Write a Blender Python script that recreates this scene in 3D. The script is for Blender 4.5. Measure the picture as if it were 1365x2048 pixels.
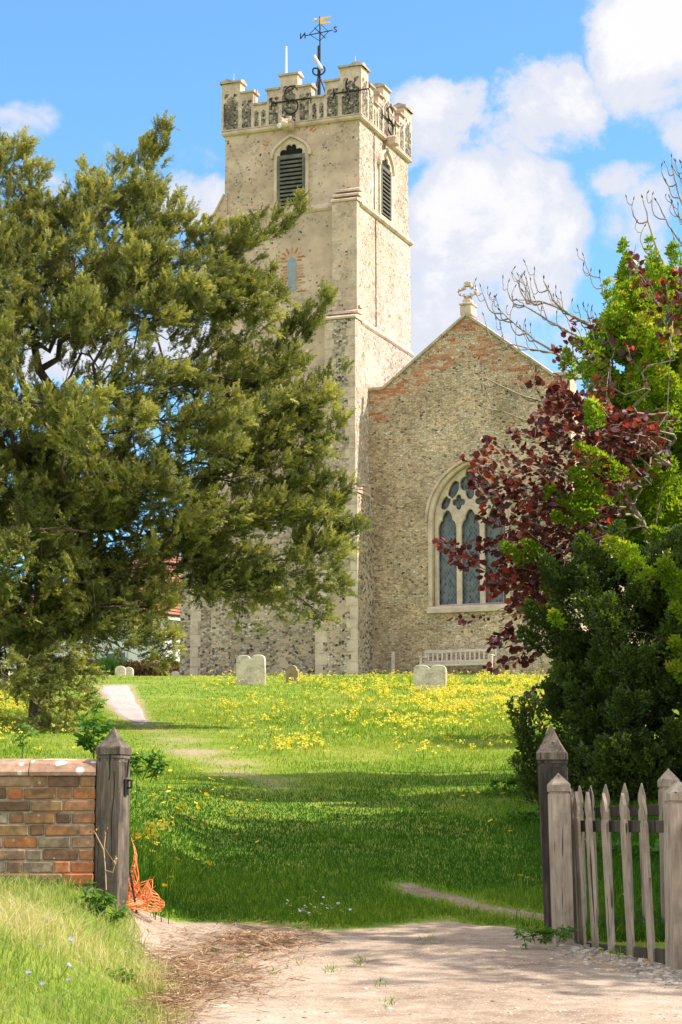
import bpy, math, random
import numpy as np
from mathutils import Vector, Matrix

random.seed(7)
RNG = np.random.default_rng(11)
for _o in list(bpy.data.objects):
    bpy.data.objects.remove(_o)
SC = bpy.context.scene
COL = SC.collection
R = math.radians

# ------------------------------------------------------------------ camera
EYE = 1.6
FPX = 4250.0                       # focal length in photo pixels (1365 x 2048)
HORIZON = 1690.0
PITCH = math.atan((HORIZON - 1024.0) / FPX)
cam_d = bpy.data.cameras.new("camera")
cam_d.sensor_fit = 'VERTICAL'
cam_d.sensor_height = 36.0
cam_d.lens = FPX / 2048.0 * 36.0
cam_d.clip_start = 0.1
cam_d.clip_end = 6000
cam = bpy.data.objects.new("camera", cam_d)
COL.objects.link(cam)
cam.location = (0, 0, EYE)
cam.rotation_euler = (math.pi / 2 + PITCH, 0, 0)
SC.camera = cam

# ------------------------------------------------------------------ light, sky, exposure
SUN_AZ = R(-7.0)                   # angle of the sun from +X, turned towards the viewer
SUN_EL = R(48.0)
EXPOSURE = 1.22
sd = Vector((math.cos(SUN_EL) * math.cos(SUN_AZ), math.cos(SUN_EL) * math.sin(SUN_AZ), math.sin(SUN_EL)))
sun_d = bpy.data.lights.new("sun", 'SUN')
sun_d.energy = 3.4
sun_d.angle = R(0.5)
sun_d.color = (1.0, 0.92, 0.81)
sun = bpy.data.objects.new("sun", sun_d)
COL.objects.link(sun)
sun.rotation_euler = sd.to_track_quat('Z', 'Y').to_euler()
sun.location = (30, 0, 40)
SC.view_settings.view_transform = 'Standard'
SC.view_settings.look = 'None'
SC.view_settings.gamma = 1.0
SC.view_settings.exposure = EXPOSURE
SC.cycles.use_denoising = True
SC.cycles.max_bounces = 8
SC.cycles.transparent_max_bounces = 8


def nd(nt, typ, ins=None, **props):
    n = nt.nodes.new(typ)
    for k, v in props.items():
        setattr(n, k, v)
    for k, v in (ins or {}).items():
        s = n.inputs[k]
        if isinstance(v, bpy.types.NodeSocket):
            nt.links.new(v, s)
        elif isinstance(v, (tuple, list)) and len(v) == 3 and s.type == 'RGBA':
            s.default_value = (v[0], v[1], v[2], 1)
        else:
            s.default_value = v
    return n


def mth(nt, op, a, b=0.0, c=0.0, clamp=False):
    n = nd(nt, 'ShaderNodeMath', {0: a, 1: b, 2: c}, operation=op)
    n.use_clamp = clamp
    return n.outputs[0]


def mixc(nt, f, a, b, blend='MIX'):
    n = nd(nt, 'ShaderNodeMix', None, data_type='RGBA', blend_type=blend)
    for i, v in ((0, f), (6, a), (7, b)):
        s = n.inputs[i]
        if isinstance(v, bpy.types.NodeSocket):
            nt.links.new(v, s)
        elif isinstance(v, (tuple, list)):
            s.default_value = (v[0], v[1], v[2], 1)
        else:
            s.default_value = v
    return n.outputs[2]


def ramp(nt, fac, stops, interp='LINEAR'):
    n = nd(nt, 'ShaderNodeValToRGB', {0: fac})
    cr = n.color_ramp
    cr.interpolation = interp
    while len(cr.elements) > 1:
        cr.elements.remove(cr.elements[-1])
    for i, (p, c) in enumerate(stops):
        e = cr.elements[0] if i == 0 else cr.elements.new(p)
        e.position = p
        e.color = (c[0], c[1], c[2], 1) if isinstance(c, (tuple, list)) else (c, c, c, 1)
    return n.outputs[0]


def maprange(nt, v, a, b, c=0.0, d=1.0, smooth=True):
    n = nd(nt, 'ShaderNodeMapRange', {0: v, 1: a, 2: b, 3: c, 4: d})
    n.interpolation_type = 'SMOOTHSTEP' if smooth else 'LINEAR'
    return n.outputs[0]


def noise(nt, vec, scale, detail=3, rough=0.55, dist=0.0):
    n = nd(nt, 'ShaderNodeTexNoise', {'Vector': vec, 'Scale': scale, 'Detail': detail, 'Roughness': rough, 'Distortion': dist})
    return n.outputs['Fac'], n.outputs['Color']


# pixel of the photograph -> direction / point
_c, _s = math.cos(PITCH), math.sin(PITCH)


def ray(px, py):
    dx, dy = px - 682.5, 1024.0 - py
    return Vector((dx, FPX * _c - dy * _s, FPX * _s + dy * _c))


def at(px, py, depth):
    r = ray(px, py)
    t = depth / r.y
    return Vector((r.x * t, depth, EYE + r.z * t))


world = bpy.data.worlds.new("World")
SC.world = world
world.use_nodes = True
wt = world.node_tree
wt.nodes.clear()
sky = nd(wt, 'ShaderNodeTexSky')
sky.sky_type = 'NISHITA'
sky.sun_disc = False
sky.sun_elevation = SUN_EL
sky.sun_rotation = math.pi / 2 - SUN_AZ       # clockwise from +Y
sky.air_density = 1.0
sky.dust_density = 0.6
sky.ozone_density = 2.0
gen = nd(wt, 'ShaderNodeTexCoord').outputs['Generated']
sep = nd(wt, 'ShaderNodeSeparateXYZ', {0: gen})
az = mth(wt, 'ARCTAN2', sep.outputs[0], sep.outputs[1])
el = mth(wt, 'ARCSINE', sep.outputs[2])
wob, wcol = noise(wt, gen, 13.0, 7, 0.62)
fine, _ = noise(wt, gen, 24.0, 10, 0.66, .25)
big, _ = noise(wt, gen, 3.2, 6, 0.6)
wv = nd(wt, 'ShaderNodeSeparateXYZ', {0: wcol})
azw = mth(wt, 'ADD', az, mth(wt, 'MULTIPLY', mth(wt, 'SUBTRACT', wv.outputs[0], 0.5), 0.06))
elw = mth(wt, 'ADD', el, mth(wt, 'MULTIPLY', mth(wt, 'SUBTRACT', wv.outputs[1], 0.5), 0.06))
# clouds that stand in this part of the sky: px, py, half sizes, weight
CLOUDS = [(1330, 40, 135, 130, 1.3), (1300, 150, 90, 110, .85), (1345, 270, 45, 70, .6), (880, 215, 95, 60, .9), (850, 270, 95, 60, .75),
          (1105, 215, 118, 75, 1.15), (1070, 265, 140, 55, .85), (1170, 230, 55, 60, .8), (985, 430, 165, 125, 1.15), (900, 480, 120, 130, 1.2),
          (1030, 530, 115, 95, .85), (1105, 590, 50, 45, .6), (930, 620, 150, 80, .8), (1265, 230, 48, 48, .5), (1240, 370, 55, 42, .5),
          (1290, 440, 85, 60, .42), (1320, 560, 70, 90, .3), (40, 235, 85, 55, .5), (70, 370, 60, 50, .5), (410, 430, 80, 60, .9),
          (400, 330, 60, 40, .3), (230, 330, 60, 30, .3), (130, 700, 160, 60, .9), (330, 720, 120, 60, .8), (20, 560, 120, 60, .5),
          (800, 560, 80, 180, .55), (800, 215, 35, 40, .4), (1060, 700, 200, 50, .5)]
dens = None
for (px, py, sx, sy, w) in CLOUDS:
    d = ray(px, py).normalized()
    a0, e0 = math.atan2(d.x, d.y), math.asin(d.z)
    u = mth(wt, 'DIVIDE', mth(wt, 'SUBTRACT', azw, a0), sx * 1.5 / FPX)
    v = mth(wt, 'DIVIDE', mth(wt, 'SUBTRACT', elw, e0), sy * 1.5 / FPX)
    q = mth(wt, 'ADD', mth(wt, 'MULTIPLY', u, u), mth(wt, 'MULTIPLY', v, v))
    g = mth(wt, 'MULTIPLY', maprange(wt, q, 1.0, 0.0), w)
    dens = g if dens is None else mth(wt, 'MAXIMUM', dens, g)
# the rest of the sky: unseen scattered cloud, its cover raised for fill light
away = maprange(wt, sep.outputs[1], 0.93, 0.75)
upper = maprange(wt, el, 0.44, 0.6)
rest = mth(wt, 'MULTIPLY', maprange(wt, big, 0.36, 0.6), mth(wt, 'MAXIMUM', away, upper))
dens = mth(wt, 'MAXIMUM', dens, rest)
dn = mth(wt, 'ADD', dens, mth(wt, 'MULTIPLY', mth(wt, 'SUBTRACT', fine, 0.5), mth(wt, 'MULTIPLY', mth(wt, 'POWER', dens, .4), 2.7)))
mask = maprange(wt, dn, 0.16, 0.72)
SKYK = 0.112
CLOUD_W = 0.40
core = maprange(wt, dn, 0.6, 1.3)
shade = mth(wt, 'ADD', mth(wt, 'MULTIPLY', wob, 0.5), mth(wt, 'MULTIPLY', core, 0.6))
ccol = mixc(wt, maprange(wt, shade, 0.25, 0.95), (0.84 * CLOUD_W, 0.88 * CLOUD_W, 1.0 * CLOUD_W), (1.08 * CLOUD_W, 1.07 * CLOUD_W, 1.10 * CLOUD_W))
ccol = mixc(wt, maprange(wt, rest, 0.0, 0.5), ccol, (.68, .65, .62))      # unseen cloud above and behind, brightened as added fill for shaded walls
tint = mixc(wt, 1.0, sky.outputs[0], (0.60, 0.885, 1.02), 'MULTIPLY')
bg1 = nd(wt, 'ShaderNodeBackground', {0: tint, 1: SKYK})
bg2 = nd(wt, 'ShaderNodeBackground', {0: ccol, 1: 1.0})
mx = nd(wt, 'ShaderNodeMixShader', {0: mask, 1: bg1.outputs[0], 2: bg2.outputs[0]})
wo = nd(wt, 'ShaderNodeOutputWorld', {0: mx.outputs[0]})


# ------------------------------------------------------------------ object helpers
def tag(o, label=None, cat=None, group=None, kind=None):
    if label: o["label"] = label
    if cat: o["category"] = cat
    if group: o["group"] = group
    if kind: o["kind"] = kind
    return o


def thing(name, label, cat, loc=(0, 0, 0), rz=0.0, group=None):
    o = bpy.data.objects.new(name, None)
    o.empty_display_size = 0.2
    COL.objects.link(o)
    o.location = loc
    o.rotation_euler = (0, 0, rz)
    return tag(o, label, cat, group)


def link_mesh(name, me, m, parent=None):
    o = bpy.data.objects.new(name, me)
    COL.objects.link(o)
    for mm in (m if isinstance(m, (list, tuple)) else [m]):
        me.materials.append(mm)
    if parent: o.parent = parent
    return o


def np_mesh(name, V, Q, m, parent=None, tint=None, mats=None, smooth=False):
    """V (n,3), Q (k,3|4)"""
    V = np.ascontiguousarray(V, dtype=np.float32)
    Q = np.ascontiguousarray(Q, dtype=np.int32)
    me = bpy.data.meshes.new(name)
    k, s = Q.shape
    me.vertices.add(len(V))
    me.vertices.foreach_set("co", V.ravel())
    me.loops.add(k * s)
    me.loops.foreach_set("vertex_index", Q.ravel())
    me.polygons.add(k)
    me.polygons.foreach_set("loop_start", np.arange(0, k * s, s, dtype=np.int32))
    if mats is not None:
        me.polygons.foreach_set("material_index", np.asarray(mats, dtype=np.int32))
    if smooth:
        me.polygons.foreach_set("use_smooth", np.ones(k, dtype=bool))
    me.update(calc_edges=True)
    if tint is not None:
        a = me.attributes.new("tint", 'FLOAT', 'FACE')
        a.data.foreach_set("value", np.ascontiguousarray(tint, dtype=np.float32))
    return link_mesh(name, me, m, parent)


class MB:
    """collects polygons, links them as one mesh object"""
    def __init__(self):
        self.v, self.f, self.t, self.mi = [], [], [], []

    def poly(self, pts, faces, t=None, mi=0):
        b = len(self.v)
        self.v += [tuple(p) for p in pts]
        for f in faces:
            self.f.append([b + i for i in f])
            self.t.append(random.random() if t is None else t)
            self.mi.append(mi)

    def box(self, x0, x1, y0, y1, z0, z1, t=None, M=None, mi=0):
        p = [Vector(q) for q in ((x0, y0, z0), (x1, y0, z0), (x1, y1, z0), (x0, y1, z0), (x0, y0, z1), (x1, y0, z1), (x1, y1, z1), (x0, y1, z1))]
        if M: p = [M @ q for q in p]
        self.poly(p, [(0, 3, 2, 1), (4, 5, 6, 7), (0, 1, 5, 4), (1, 2, 6, 5), (2, 3, 7, 6), (3, 0, 4, 7)], random.random() if t is None else t, mi)

    def bbox(self, x0, x1, y0, y1, z0, z1, c=0.006, t=None, M=None, j=0.0, mi=0):
        """box with bevelled edges (chamfer c)"""
        t = random.random() if t is None else t
        P = []
        for sz in (0, 1):
            for sy in (0, 1):
                for sx in (0, 1):
                    X = x1 if sx else x0; Y = y1 if sy else y0; Z = z1 if sz else z0
                    ix = -c if sx else c; iy = -c if sy else c; iz = -c if sz else c
                    jj = [random.uniform(-j, j) for _ in range(3)]
                    X += jj[0]; Y += jj[1]; Z += jj[2]
                    P += [(X, Y + iy, Z + iz), (X + ix, Y, Z + iz), (X + ix, Y + iy, Z)]
        P = [Vector(q) for q in P]
        if M: P = [M @ q for q in P]
        I = lambda sx, sy, sz, k: (sz * 4 + sy * 2 + sx) * 3 + k
        F = []
        F.append([I(0, 0, 0, 0), I(0, 0, 1, 0), I(0, 1, 1, 0), I(0, 1, 0, 0)])
        F.append([I(1, 0, 0, 0), I(1, 1, 0, 0), I(1, 1, 1, 0), I(1, 0, 1, 0)])
        F.append([I(0, 0, 0, 1), I(1, 0, 0, 1), I(1, 0, 1, 1), I(0, 0, 1, 1)])
        F.append([I(0, 1, 0, 1), I(0, 1, 1, 1), I(1, 1, 1, 1), I(1, 1, 0, 1)])
        F.append([I(0, 0, 0, 2), I(0, 1, 0, 2), I(1, 1, 0, 2), I(1, 0, 0, 2)])
        F.append([I(0, 0, 1, 2), I(1, 0, 1, 2), I(1, 1, 1, 2), I(0, 1, 1, 2)])
        for a in (0, 1):
            for b in (0, 1):
                F.append([I(0, a, b, 1), I(1, a, b, 1), I(1, a, b, 2), I(0, a, b, 2)])
                F.append([I(a, 0, b, 0), I(a, 1, b, 0), I(a, 1, b, 2), I(a, 0, b, 2)])
                F.append([I(a, b, 0, 0), I(a, b, 1, 0), I(a, b, 1, 1), I(a, b, 0, 1)])
        for sz in (0, 1):
            for sy in (0, 1):
                for sx in (0, 1):
                    F.append([I(sx, sy, sz, 0), I(sx, sy, sz, 1), I(sx, sy, sz, 2)])
        self.poly(P, F, t, mi)

    def prism(self, pts, axis, a0, a1, t=None, mi=0):
        """extrude a 2D polygon along an axis ('x': pts are (y,z); 'y': pts are (x,z); 'z': (x,y))"""
        n = len(pts)
        mk = {'x': lambda p, a: (a, p[0], p[1]), 'y': lambda p, a: (p[0], a, p[1]), 'z': lambda p, a: (p[0], p[1], a)}[axis]
        P = [mk(p, a0) for p in pts] + [mk(p, a1) for p in pts]
        F = [list(range(n))[::-1], list(range(n, 2 * n))] + [[i, (i + 1) % n, n + (i + 1) % n, n + i] for i in range(n)]
        self.poly(P, F, random.random() if t is None else t, mi)

    def tube(self, pts, radii, n=6, t=None, cap=True, mi=0):
        pts = [Vector(p) for p in pts]
        if not isinstance(radii, (list, tuple)): radii = [radii] * len(pts)
        t = random.random() if t is None else t
        V, F = [], []
        ref = None
        for i, p in enumerate(pts):
            d = (pts[min(i + 1, len(pts) - 1)] - pts[max(i - 1, 0)])
            d = d.normalized() if d.length > 1e-9 else Vector((0, 0, 1))
            if ref is None or abs(ref.dot(d)) > 0.95:
                ref = Vector((1, 0, 0)) if abs(d.x) < 0.8 else Vector((0, 1, 0))
            a = (ref - d * ref.dot(d)).normalized()
            ref = a
            b = d.cross(a)
            for k in range(n):
                th = 2 * math.pi * k / n
                V.append(p + (a * math.cos(th) + b * math.sin(th)) * radii[i])
        for i in range(len(pts) - 1):
            for k in range(n):
                F.append([i * n + k, i * n + (k + 1) % n, (i + 1) * n + (k + 1) % n, (i + 1) * n + k])
        if cap:
            F.append(list(range(n))[::-1])
            F.append([(len(pts) - 1) * n + k for k in range(n)])
        self.poly(V, F, t, mi)

    def build(self, name, m, parent=None, smooth=False):
        me = bpy.data.meshes.new(name)
        me.from_pydata(self.v, [], self.f)
        me.polygons.foreach_set("material_index", np.asarray(self.mi, dtype=np.int32))
        if smooth:
            me.polygons.foreach_set("use_smooth", np.ones(len(self.f), dtype=bool))
        a = me.attributes.new("tint", 'FLOAT', 'FACE')
        a.data.foreach_set("value", np.asarray(self.t, dtype=np.float32))
        me.update()
        return link_mesh(name, me, m, parent)


def plate_mesh(outer, holes, depth, bevel=0.0):
    """flat plate in local x,z with holes; y runs -depth/2 .. depth/2"""
    cu = bpy.data.curves.new("tmp", 'CURVE')
    cu.dimensions = '2D'
    cu.fill_mode = 'BOTH'
    cu.extrude = max(depth / 2 - bevel, 0.001)
    cu.bevel_depth = bevel
    cu.bevel_resolution = 1
    cu.offset = -bevel
    for loop in [outer] + list(holes):
        sp = cu.splines.new('POLY')
        sp.points.add(len(loop) - 1)
        for i, (x, z) in enumerate(loop):
            sp.points[i].co = (x, z, 0, 1)
        sp.use_cyclic_u = True
    o = bpy.data.objects.new("tmp", cu)
    COL.objects.link(o)
    bpy.context.view_layer.update()
    dg = bpy.context.evaluated_depsgraph_get()
    me = bpy.data.meshes.new_from_object(o.evaluated_get(dg))
    bpy.data.objects.remove(o)
    bpy.data.curves.remove(cu)
    me.transform(Matrix(((1, 0, 0, 0), (0, 0, -1, 0), (0, 1, 0, 0), (0, 0, 0, 1))))
    me.materials.clear()
    return me


def plate(name, outer, holes, depth, y, m, parent, bevel=0.0, M=None):
    me = plate_mesh(outer, holes, depth, bevel)
    me.transform(Matrix.Translation((0, y, 0)))
    if M: me.transform(M)
    return link_mesh(name, me, m, parent)


def text_mesh(ch, size, depth):
    cu = bpy.data.curves.new("tmp", 'FONT')
    cu.body = ch
    cu.size = size
    cu.extrude = depth
    cu.offset = 0.0
    cu.align_x = 'CENTER'
    cu.align_y = 'CENTER'
    o = bpy.data.objects.new("tmp", cu)
    COL.objects.link(o)
    bpy.context.view_layer.update()
    me = bpy.data.meshes.new_from_object(o.evaluated_get(bpy.context.evaluated_depsgraph_get()))
    bpy.data.objects.remove(o)
    bpy.data.curves.remove(cu)
    me.materials.clear()
    return me


# ------------------------------------------------------------------ terrain
_PY = np.array([-400, -60, 0, 10.6, 13.2, 14.6, 15.5, 20, 30, 45, 58, 65, 70, 78, 100, 300, 3000], float)
_PZ = np.array([-6, -3.2, 0, .71, .85, .97, 1.07, 1.56, 2.72, 4.48, 6.0, 6.74, 7.02, 7.2, 7.4, 6.5, -4], float)
_gy = np.arange(-80, 140, 0.25)
_gz = np.interp(_gy, _PY, _PZ)
_k = np.hanning(13); _k /= _k.sum()
_gz = np.convolve(np.pad(_gz, 6, mode='edge'), _k, mode='valid')


def vnoise(x, y, seed=0):
    """smooth value noise"""
    x = np.asarray(x, float); y = np.asarray(y, float)
    xi = np.floor(x).astype(np.int64); yi = np.floor(y).astype(np.int64)
    fx = x - xi; fy = y - yi
    fx = fx * fx * (3 - 2 * fx); fy = fy * fy * (3 - 2 * fy)

    def h(a, b):
        n = (a * 374761393 + b * 668265263 + seed * 982451653) & 0x7fffffff
        n = ((n ^ (n >> 13)) * 1274126177) & 0x7fffffff
        return ((n ^ (n >> 16)) & 0xffff) / 65535.0
    return (h(xi, yi) * (1 - fx) + h(xi + 1, yi) * fx) * (1 - fy) + (h(xi, yi + 1) * (1 - fx) + h(xi + 1, yi + 1) * fx) * fy


def sstep(a, b, x):
    t = np.clip((np.asarray(x, float) - a) / (b - a), 0, 1)
    return t * t * (3 - 2 * t)


def H(x, y):
    x = np.asarray(x, float); y = np.asarray(y, float)
    z = np.where((y > -79) & (y < 139), np.interp(y, _gy, _gz), np.interp(y, _PY, _PZ))
    z = z + 0.36 * sstep(-1.05, -1.9, x) * sstep(5, 11, y) * sstep(30, 15, y)          # bank by the brick wall
    z = z - 0.006 * np.clip(np.abs(x) - 12, 0, 200) * sstep(30, 60, y)
    z = z + (vnoise(x * .8, y * .8, 1) - .5) * .05 * sstep(15, 18, y) + (vnoise(x * .23, y * .23, 2) - .5) * .12 * sstep(16, 26, y) * sstep(75, 60, y)
    z = z + (vnoise(x * 2.2, y * 2.2, 3) - .5) * .022
    return z


def Hf(x, y):
    return float(H(x, y))


def ground_px(px, py):
    """where the sight line through a pixel meets the ground -> x, y, z arrays (nan if it does not)"""
    px = np.atleast_1d(np.asarray(px, float)); py = np.atleast_1d(np.asarray(py, float))
    dx = px - 682.5; dy = 1024.0 - py
    ry = FPX * _c - dy * _s
    kx = dx / ry; kz = (FPX * _s + dy * _c) / ry
    out = np.full(px.shape, np.nan)
    prev = None
    ds = np.concatenate([np.arange(4, 30, .25), np.arange(30, 110, .5)])
    pd = ds[0]
    for d in ds:
        g = EYE + kz * d - H(kx * d, d)
        if prev is not None:
            hit = np.isnan(out) & (prev > 0) & (g <= 0)
            if hit.any():
                f = prev[hit] / np.maximum(prev[hit] - g[hit], 1e-9)
                out[hit] = pd + f * (d - pd)
        prev = g; pd = d
    x = kx * out; y = out
    ok = ~np.isnan(out)
    z = np.full(px.shape, np.nan)
    z[ok] = H(x[ok], y[ok])
    return x, y, z


def gp(px, py):
    x, y, z = ground_px(px, py)
    return Vector((x[0], y[0], z[0]))


# ------------------------------------------------------------------ materials
def newmat(name):
    m = bpy.data.materials.new(name)
    m.use_nodes = True
    nt = m.node_tree
    nt.nodes.clear()
    out = nd(nt, 'ShaderNodeOutputMaterial')
    return m, nt, out


def bsdf(nt, out, col, rough=0.85, normal=None, metal=0.0, spec=0.3):
    b = nd(nt, 'ShaderNodeBsdfPrincipled', {'Base Color': col, 'Roughness': rough, 'Metallic': metal, 'Specular IOR Level': spec})
    if normal is not None: nt.links.new(normal, b.inputs['Normal'])
    nt.links.new(b.outputs[0], out.inputs[0])
    return b


def objco(nt, scale=(1, 1, 1)):
    t = nd(nt, 'ShaderNodeTexCoord').outputs['Object']
    return nd(nt, 'ShaderNodeMapping', {'Vector': t, 'Scale': scale}).outputs[0]


def attr(nt, name='tint'):
    return nd(nt, 'ShaderNodeAttribute', None, attribute_name=name).outputs['Fac']


def bump(nt, h, strength=0.5, dist=0.02):
    return nd(nt, 'ShaderNodeBump', {'Height': h, 'Strength': strength, 'Distance': dist}).outputs[0]


def simple(name, col, rough=0.8, var=0.12, scale=6.0, metal=0.0, bstr=0.2, bdist=0.01, spec=0.3, stretch=(1, 1, 1)):
    m, nt, out = newmat(name)
    co = objco(nt, stretch)
    n1, _ = noise(nt, co, scale, 5, .6)
    n2, _ = noise(nt, co, scale * 7, 3, .6)
    f = mth(nt, 'ADD', mth(nt, 'MULTIPLY', n1, .65), mth(nt, 'MULTIPLY', n2, .35))
    c = ramp(nt, f, [(.3, tuple(x * (1 - var * 2.2) for x in col)), (.5, col), (.7, tuple(min(1, x * (1 + var * 1.6)) for x in col))])
    bsdf(nt, out, c, rough, bump(nt, n2, bstr, bdist), metal, spec)
    return m


def flint(name, mortar, stones, scale, flat, cover, patch=None, bstr=.6, bdist=.03, stain=.3, rnd=.9, render_col=None):
    """flint rubble: cells of stone in mortar. stones: list of (pos, colour); cover 0..1 share of cells that are stone;
    patch: (scale, lo, hi) large patches where smooth render covers the stones"""
    m, nt, out = newmat(name)
    co = objco(nt)
    _, dc = noise(nt, co, 9.0, 2, .5)
    off = nd(nt, 'ShaderNodeVectorMath', {0: dc, 1: (.5, .5, .5)}, operation='SUBTRACT').outputs[0]
    off = nd(nt, 'ShaderNodeVectorMath', {0: off, 'Scale': .05}, operation='SCALE').outputs[0]
    cw = nd(nt, 'ShaderNodeVectorMath', {0: co, 1: off}, operation='ADD').outputs[0]
    cs = nd(nt, 'ShaderNodeMapping', {'Vector': cw, 'Scale': (1, 1, flat)}).outputs[0]
    v1 = nd(nt, 'ShaderNodeTexVoronoi', {'Vector': cs, 'Scale': scale, 'Randomness': rnd}, feature='F1')
    ve = nd(nt, 'ShaderNodeTexVoronoi', {'Vector': cs, 'Scale': scale, 'Randomness': rnd}, feature='DISTANCE_TO_EDGE')
    cc = nd(nt, 'ShaderNodeSeparateColor', {0: v1.outputs['Color']})
    n0, _ = noise(nt, co, 1.1, 4, .6)
    n1, _ = noise(nt, co, 26.0, 4, .65)
    n2, _ = noise(nt, co, .35, 4, .55)
    thr = cover
    if patch:
        pn, _ = noise(nt, co, patch[0], 4, .6, .3)
        pm = maprange(nt, pn, patch[1], patch[2])
        thr = mth(nt, 'MULTIPLY', pm, cover)
    isst = mth(nt, 'LESS_THAN', cc.outputs[1], thr)
    edge = maprange(nt, ve.outputs[0], .035, .12)
    st = mth(nt, 'MULTIPLY', isst, edge)
    scol = ramp(nt, cc.outputs[0], stones)
    scol = mixc(nt, mth(nt, 'MULTIPLY', n1, .4), scol, (.55, .48, .38), 'MULTIPLY')
    mc = mixc(nt, n1, tuple(x * .82 for x in mortar), tuple(min(1, x * 1.12) for x in mortar))
    if patch and render_col:
        mc = mixc(nt, pm, render_col, mc)
    c = mixc(nt, st, mc, scol)
    stn = ramp(nt, n0, [(.3, 1 - stain), (.62, 1.0 + stain * .2)])
    c = mixc(nt, 1.0, c, stn, 'MULTIPLY')
    c = mixc(nt, 1.0, c, ramp(nt, n2, [(.35, (.9, .86, .78)), (.65, (1.06, 1.04, 1.02))]), 'MULTIPLY')
    h = mth(nt, 'ADD', mth(nt, 'MULTIPLY', st, 1.0), mth(nt, 'MULTIPLY', n1, .35))
    bsdf(nt, out, c, .85, bump(nt, h, bstr, bdist))
    return m


M_stone = simple("limestone", (.58, .44, .335), .85, .22, 2.2, bstr=.45, bdist=.02)
M_coping_st = simple("weathered_coping", (.46, .355, .27), .9, .3, 4.0, bstr=.5, bdist=.02)
M_stone_lt = simple("pale_limestone", (.60, .47, .36), .85, .18, 3.0, bstr=.35)
M_gable = flint("coursed_flint", (.68, .51, .345), [(0, (.12, .10, .09)), (.05, (.30, .235, .18)), (.14, (.52, .385, .265)), (.5, (.67, .51, .355)), (.78, (.78, .66, .49)), (1, (.88, .83, .74))],
                9.6, 1.8, .80, None, 1.0, .045, .30, .72)
M_low = flint("lower_tower_flint", (.59, .455, .34), [(0, (.06, .055, .055)), (.16, (.18, .15, .13)), (.30, (.38, .31, .23)), (.7, (.62, .52, .39)), (1, (.84, .80, .73))],
              8.8, 1.5, .82, (.6, .30, .5), 1.0, .04, .30, .75, (.59, .455, .35))
M_up = flint("rendered_flint", (.61, .46, .355), [(0, (.09, .085, .085)), (.08, (.28, .225, .185)), (.2, (.50, .38, .29)), (.7, (.65, .52, .415)), (1, (.80, .75, .68))],
             12.5, 1.15, .42, (.6, .38, .66), .8, .025, .32, .95, (.625, .47, .36))
M_side = flint("pale_flint_sunlit", (.55, .435, .345), [(0, (.24, .195, .165)), (.14, (.42, .34, .275)), (.5, (.62, .52, .44)), (1, (.92, .88, .83))],
               10.0, 1.15, .75, (.5, .30, .55), .8, .03, .2, .9, (.60, .485, .40))  # whiter flint of the right face, mortar toned down for the sun on it
M_dark = flint("knapped_flint", (.30, .245, .18), [(0, (.03, .032, .038)), (.4, (.075, .072, .072)), (.62, (.19, .165, .13)), (.85, (.40, .34, .26)), (1, (.66, .60, .51))],
               13.0, 1.0, .97, None, .5, .015, .2, .85)


def tintmat(name, stops, rough=.85, nscale=18, namt=.35, bstr=.4, bdist=.006, spots=None):
    m, nt, out = newmat(name)
    co = objco(nt)
    n1, _ = noise(nt, co, nscale, 5, .65)
    n0, _ = noise(nt, co, nscale * .22, 4, .6)
    c = ramp(nt, attr(nt), stops)
    c = mixc(nt, mth(nt, 'MULTIPLY', maprange(nt, n0, .35, .7), namt), c, (.12, .09, .06), 'MIX')
    c = mixc(nt, 1.0, c, ramp(nt, n1, [(.3, .62), (.7, 1.25)]), 'MULTIPLY')
    if spots:
        sp = nd(nt, 'ShaderNodeTexVoronoi', {'Vector': co, 'Scale': spots[0], 'Randomness': 1.0}, feature='F1')
        scc = nd(nt, 'ShaderNodeSeparateColor', {0: sp.outputs['Color']})
        wob = mth(nt, 'ADD', sp.outputs['Distance'], mth(nt, 'MULTIPLY', mth(nt, 'SUBTRACT', n1, .5), .22))
        mk = mth(nt, 'LESS_THAN', wob, mth(nt, 'MULTIPLY', scc.outputs[0], spots[1]))
        mk = mth(nt, 'MULTIPLY', mk, mth(nt, 'LESS_THAN', scc.outputs[1], spots[3]))
        c = mixc(nt, mk, c, spots[2])
    bsdf(nt, out, c, rough, bump(nt, n1, bstr, bdist))
    return m


M_brick = tintmat("old_brick", [(0, (.11, .065, .045)), (.2, (.23, .115, .06)), (.4, (.40, .20, .07)), (.58, (.30, .20, .10)), (.75, (.48, .17, .06)), (.9, (.34, .26, .17)), (1, (.40, .34, .25))],
                  .9, 22, .72, .6, .005, (24, .30, (.36, .34, .29), .3))
M_coping = tintmat("lichen_coping", [(0, (.36, .20, .13)), (1, (.46, .29, .20))], .9, 20, .4, .4, .004, (13, .58, (.60, .56, .50), .7))
M_mortar = simple("lime_mortar", (.42, .37, .29), .95, .18, 12, bstr=.5, bdist=.004)
M_redbrick = tintmat("church_brick", [(0, (.42, .16, .08)), (.35, (.52, .22, .11)), (.7, (.58, .30, .17)), (1, (.56, .40, .27))], .9, 14, .2, .3, .005)
M_lead = simple("roof_lead", (.34, .34, .36), .55, .1, 2.0, bstr=.1)
M_iron = simple("black_iron", (.022, .018, .016), .6, .3, 8.0, bstr=.2)
M_gold = simple("gilding", (.80, .50, .16), .35, .1, 8.0, metal=.7, bstr=.1)
M_steel = simple("galvanised_steel", (.50, .50, .52), .45, .08, 5.0, metal=.5, bstr=.05)
M_white = simple("white_paint", (.78, .78, .76), .7, .05, 2.5, bstr=.1)
M_greywall = simple("limewash", (.74, .73, .69), .85, .06, 1.2, bstr=.15)
M_black = simple("dark_void", (.012, .012, .012), .9, .1, 3)
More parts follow.
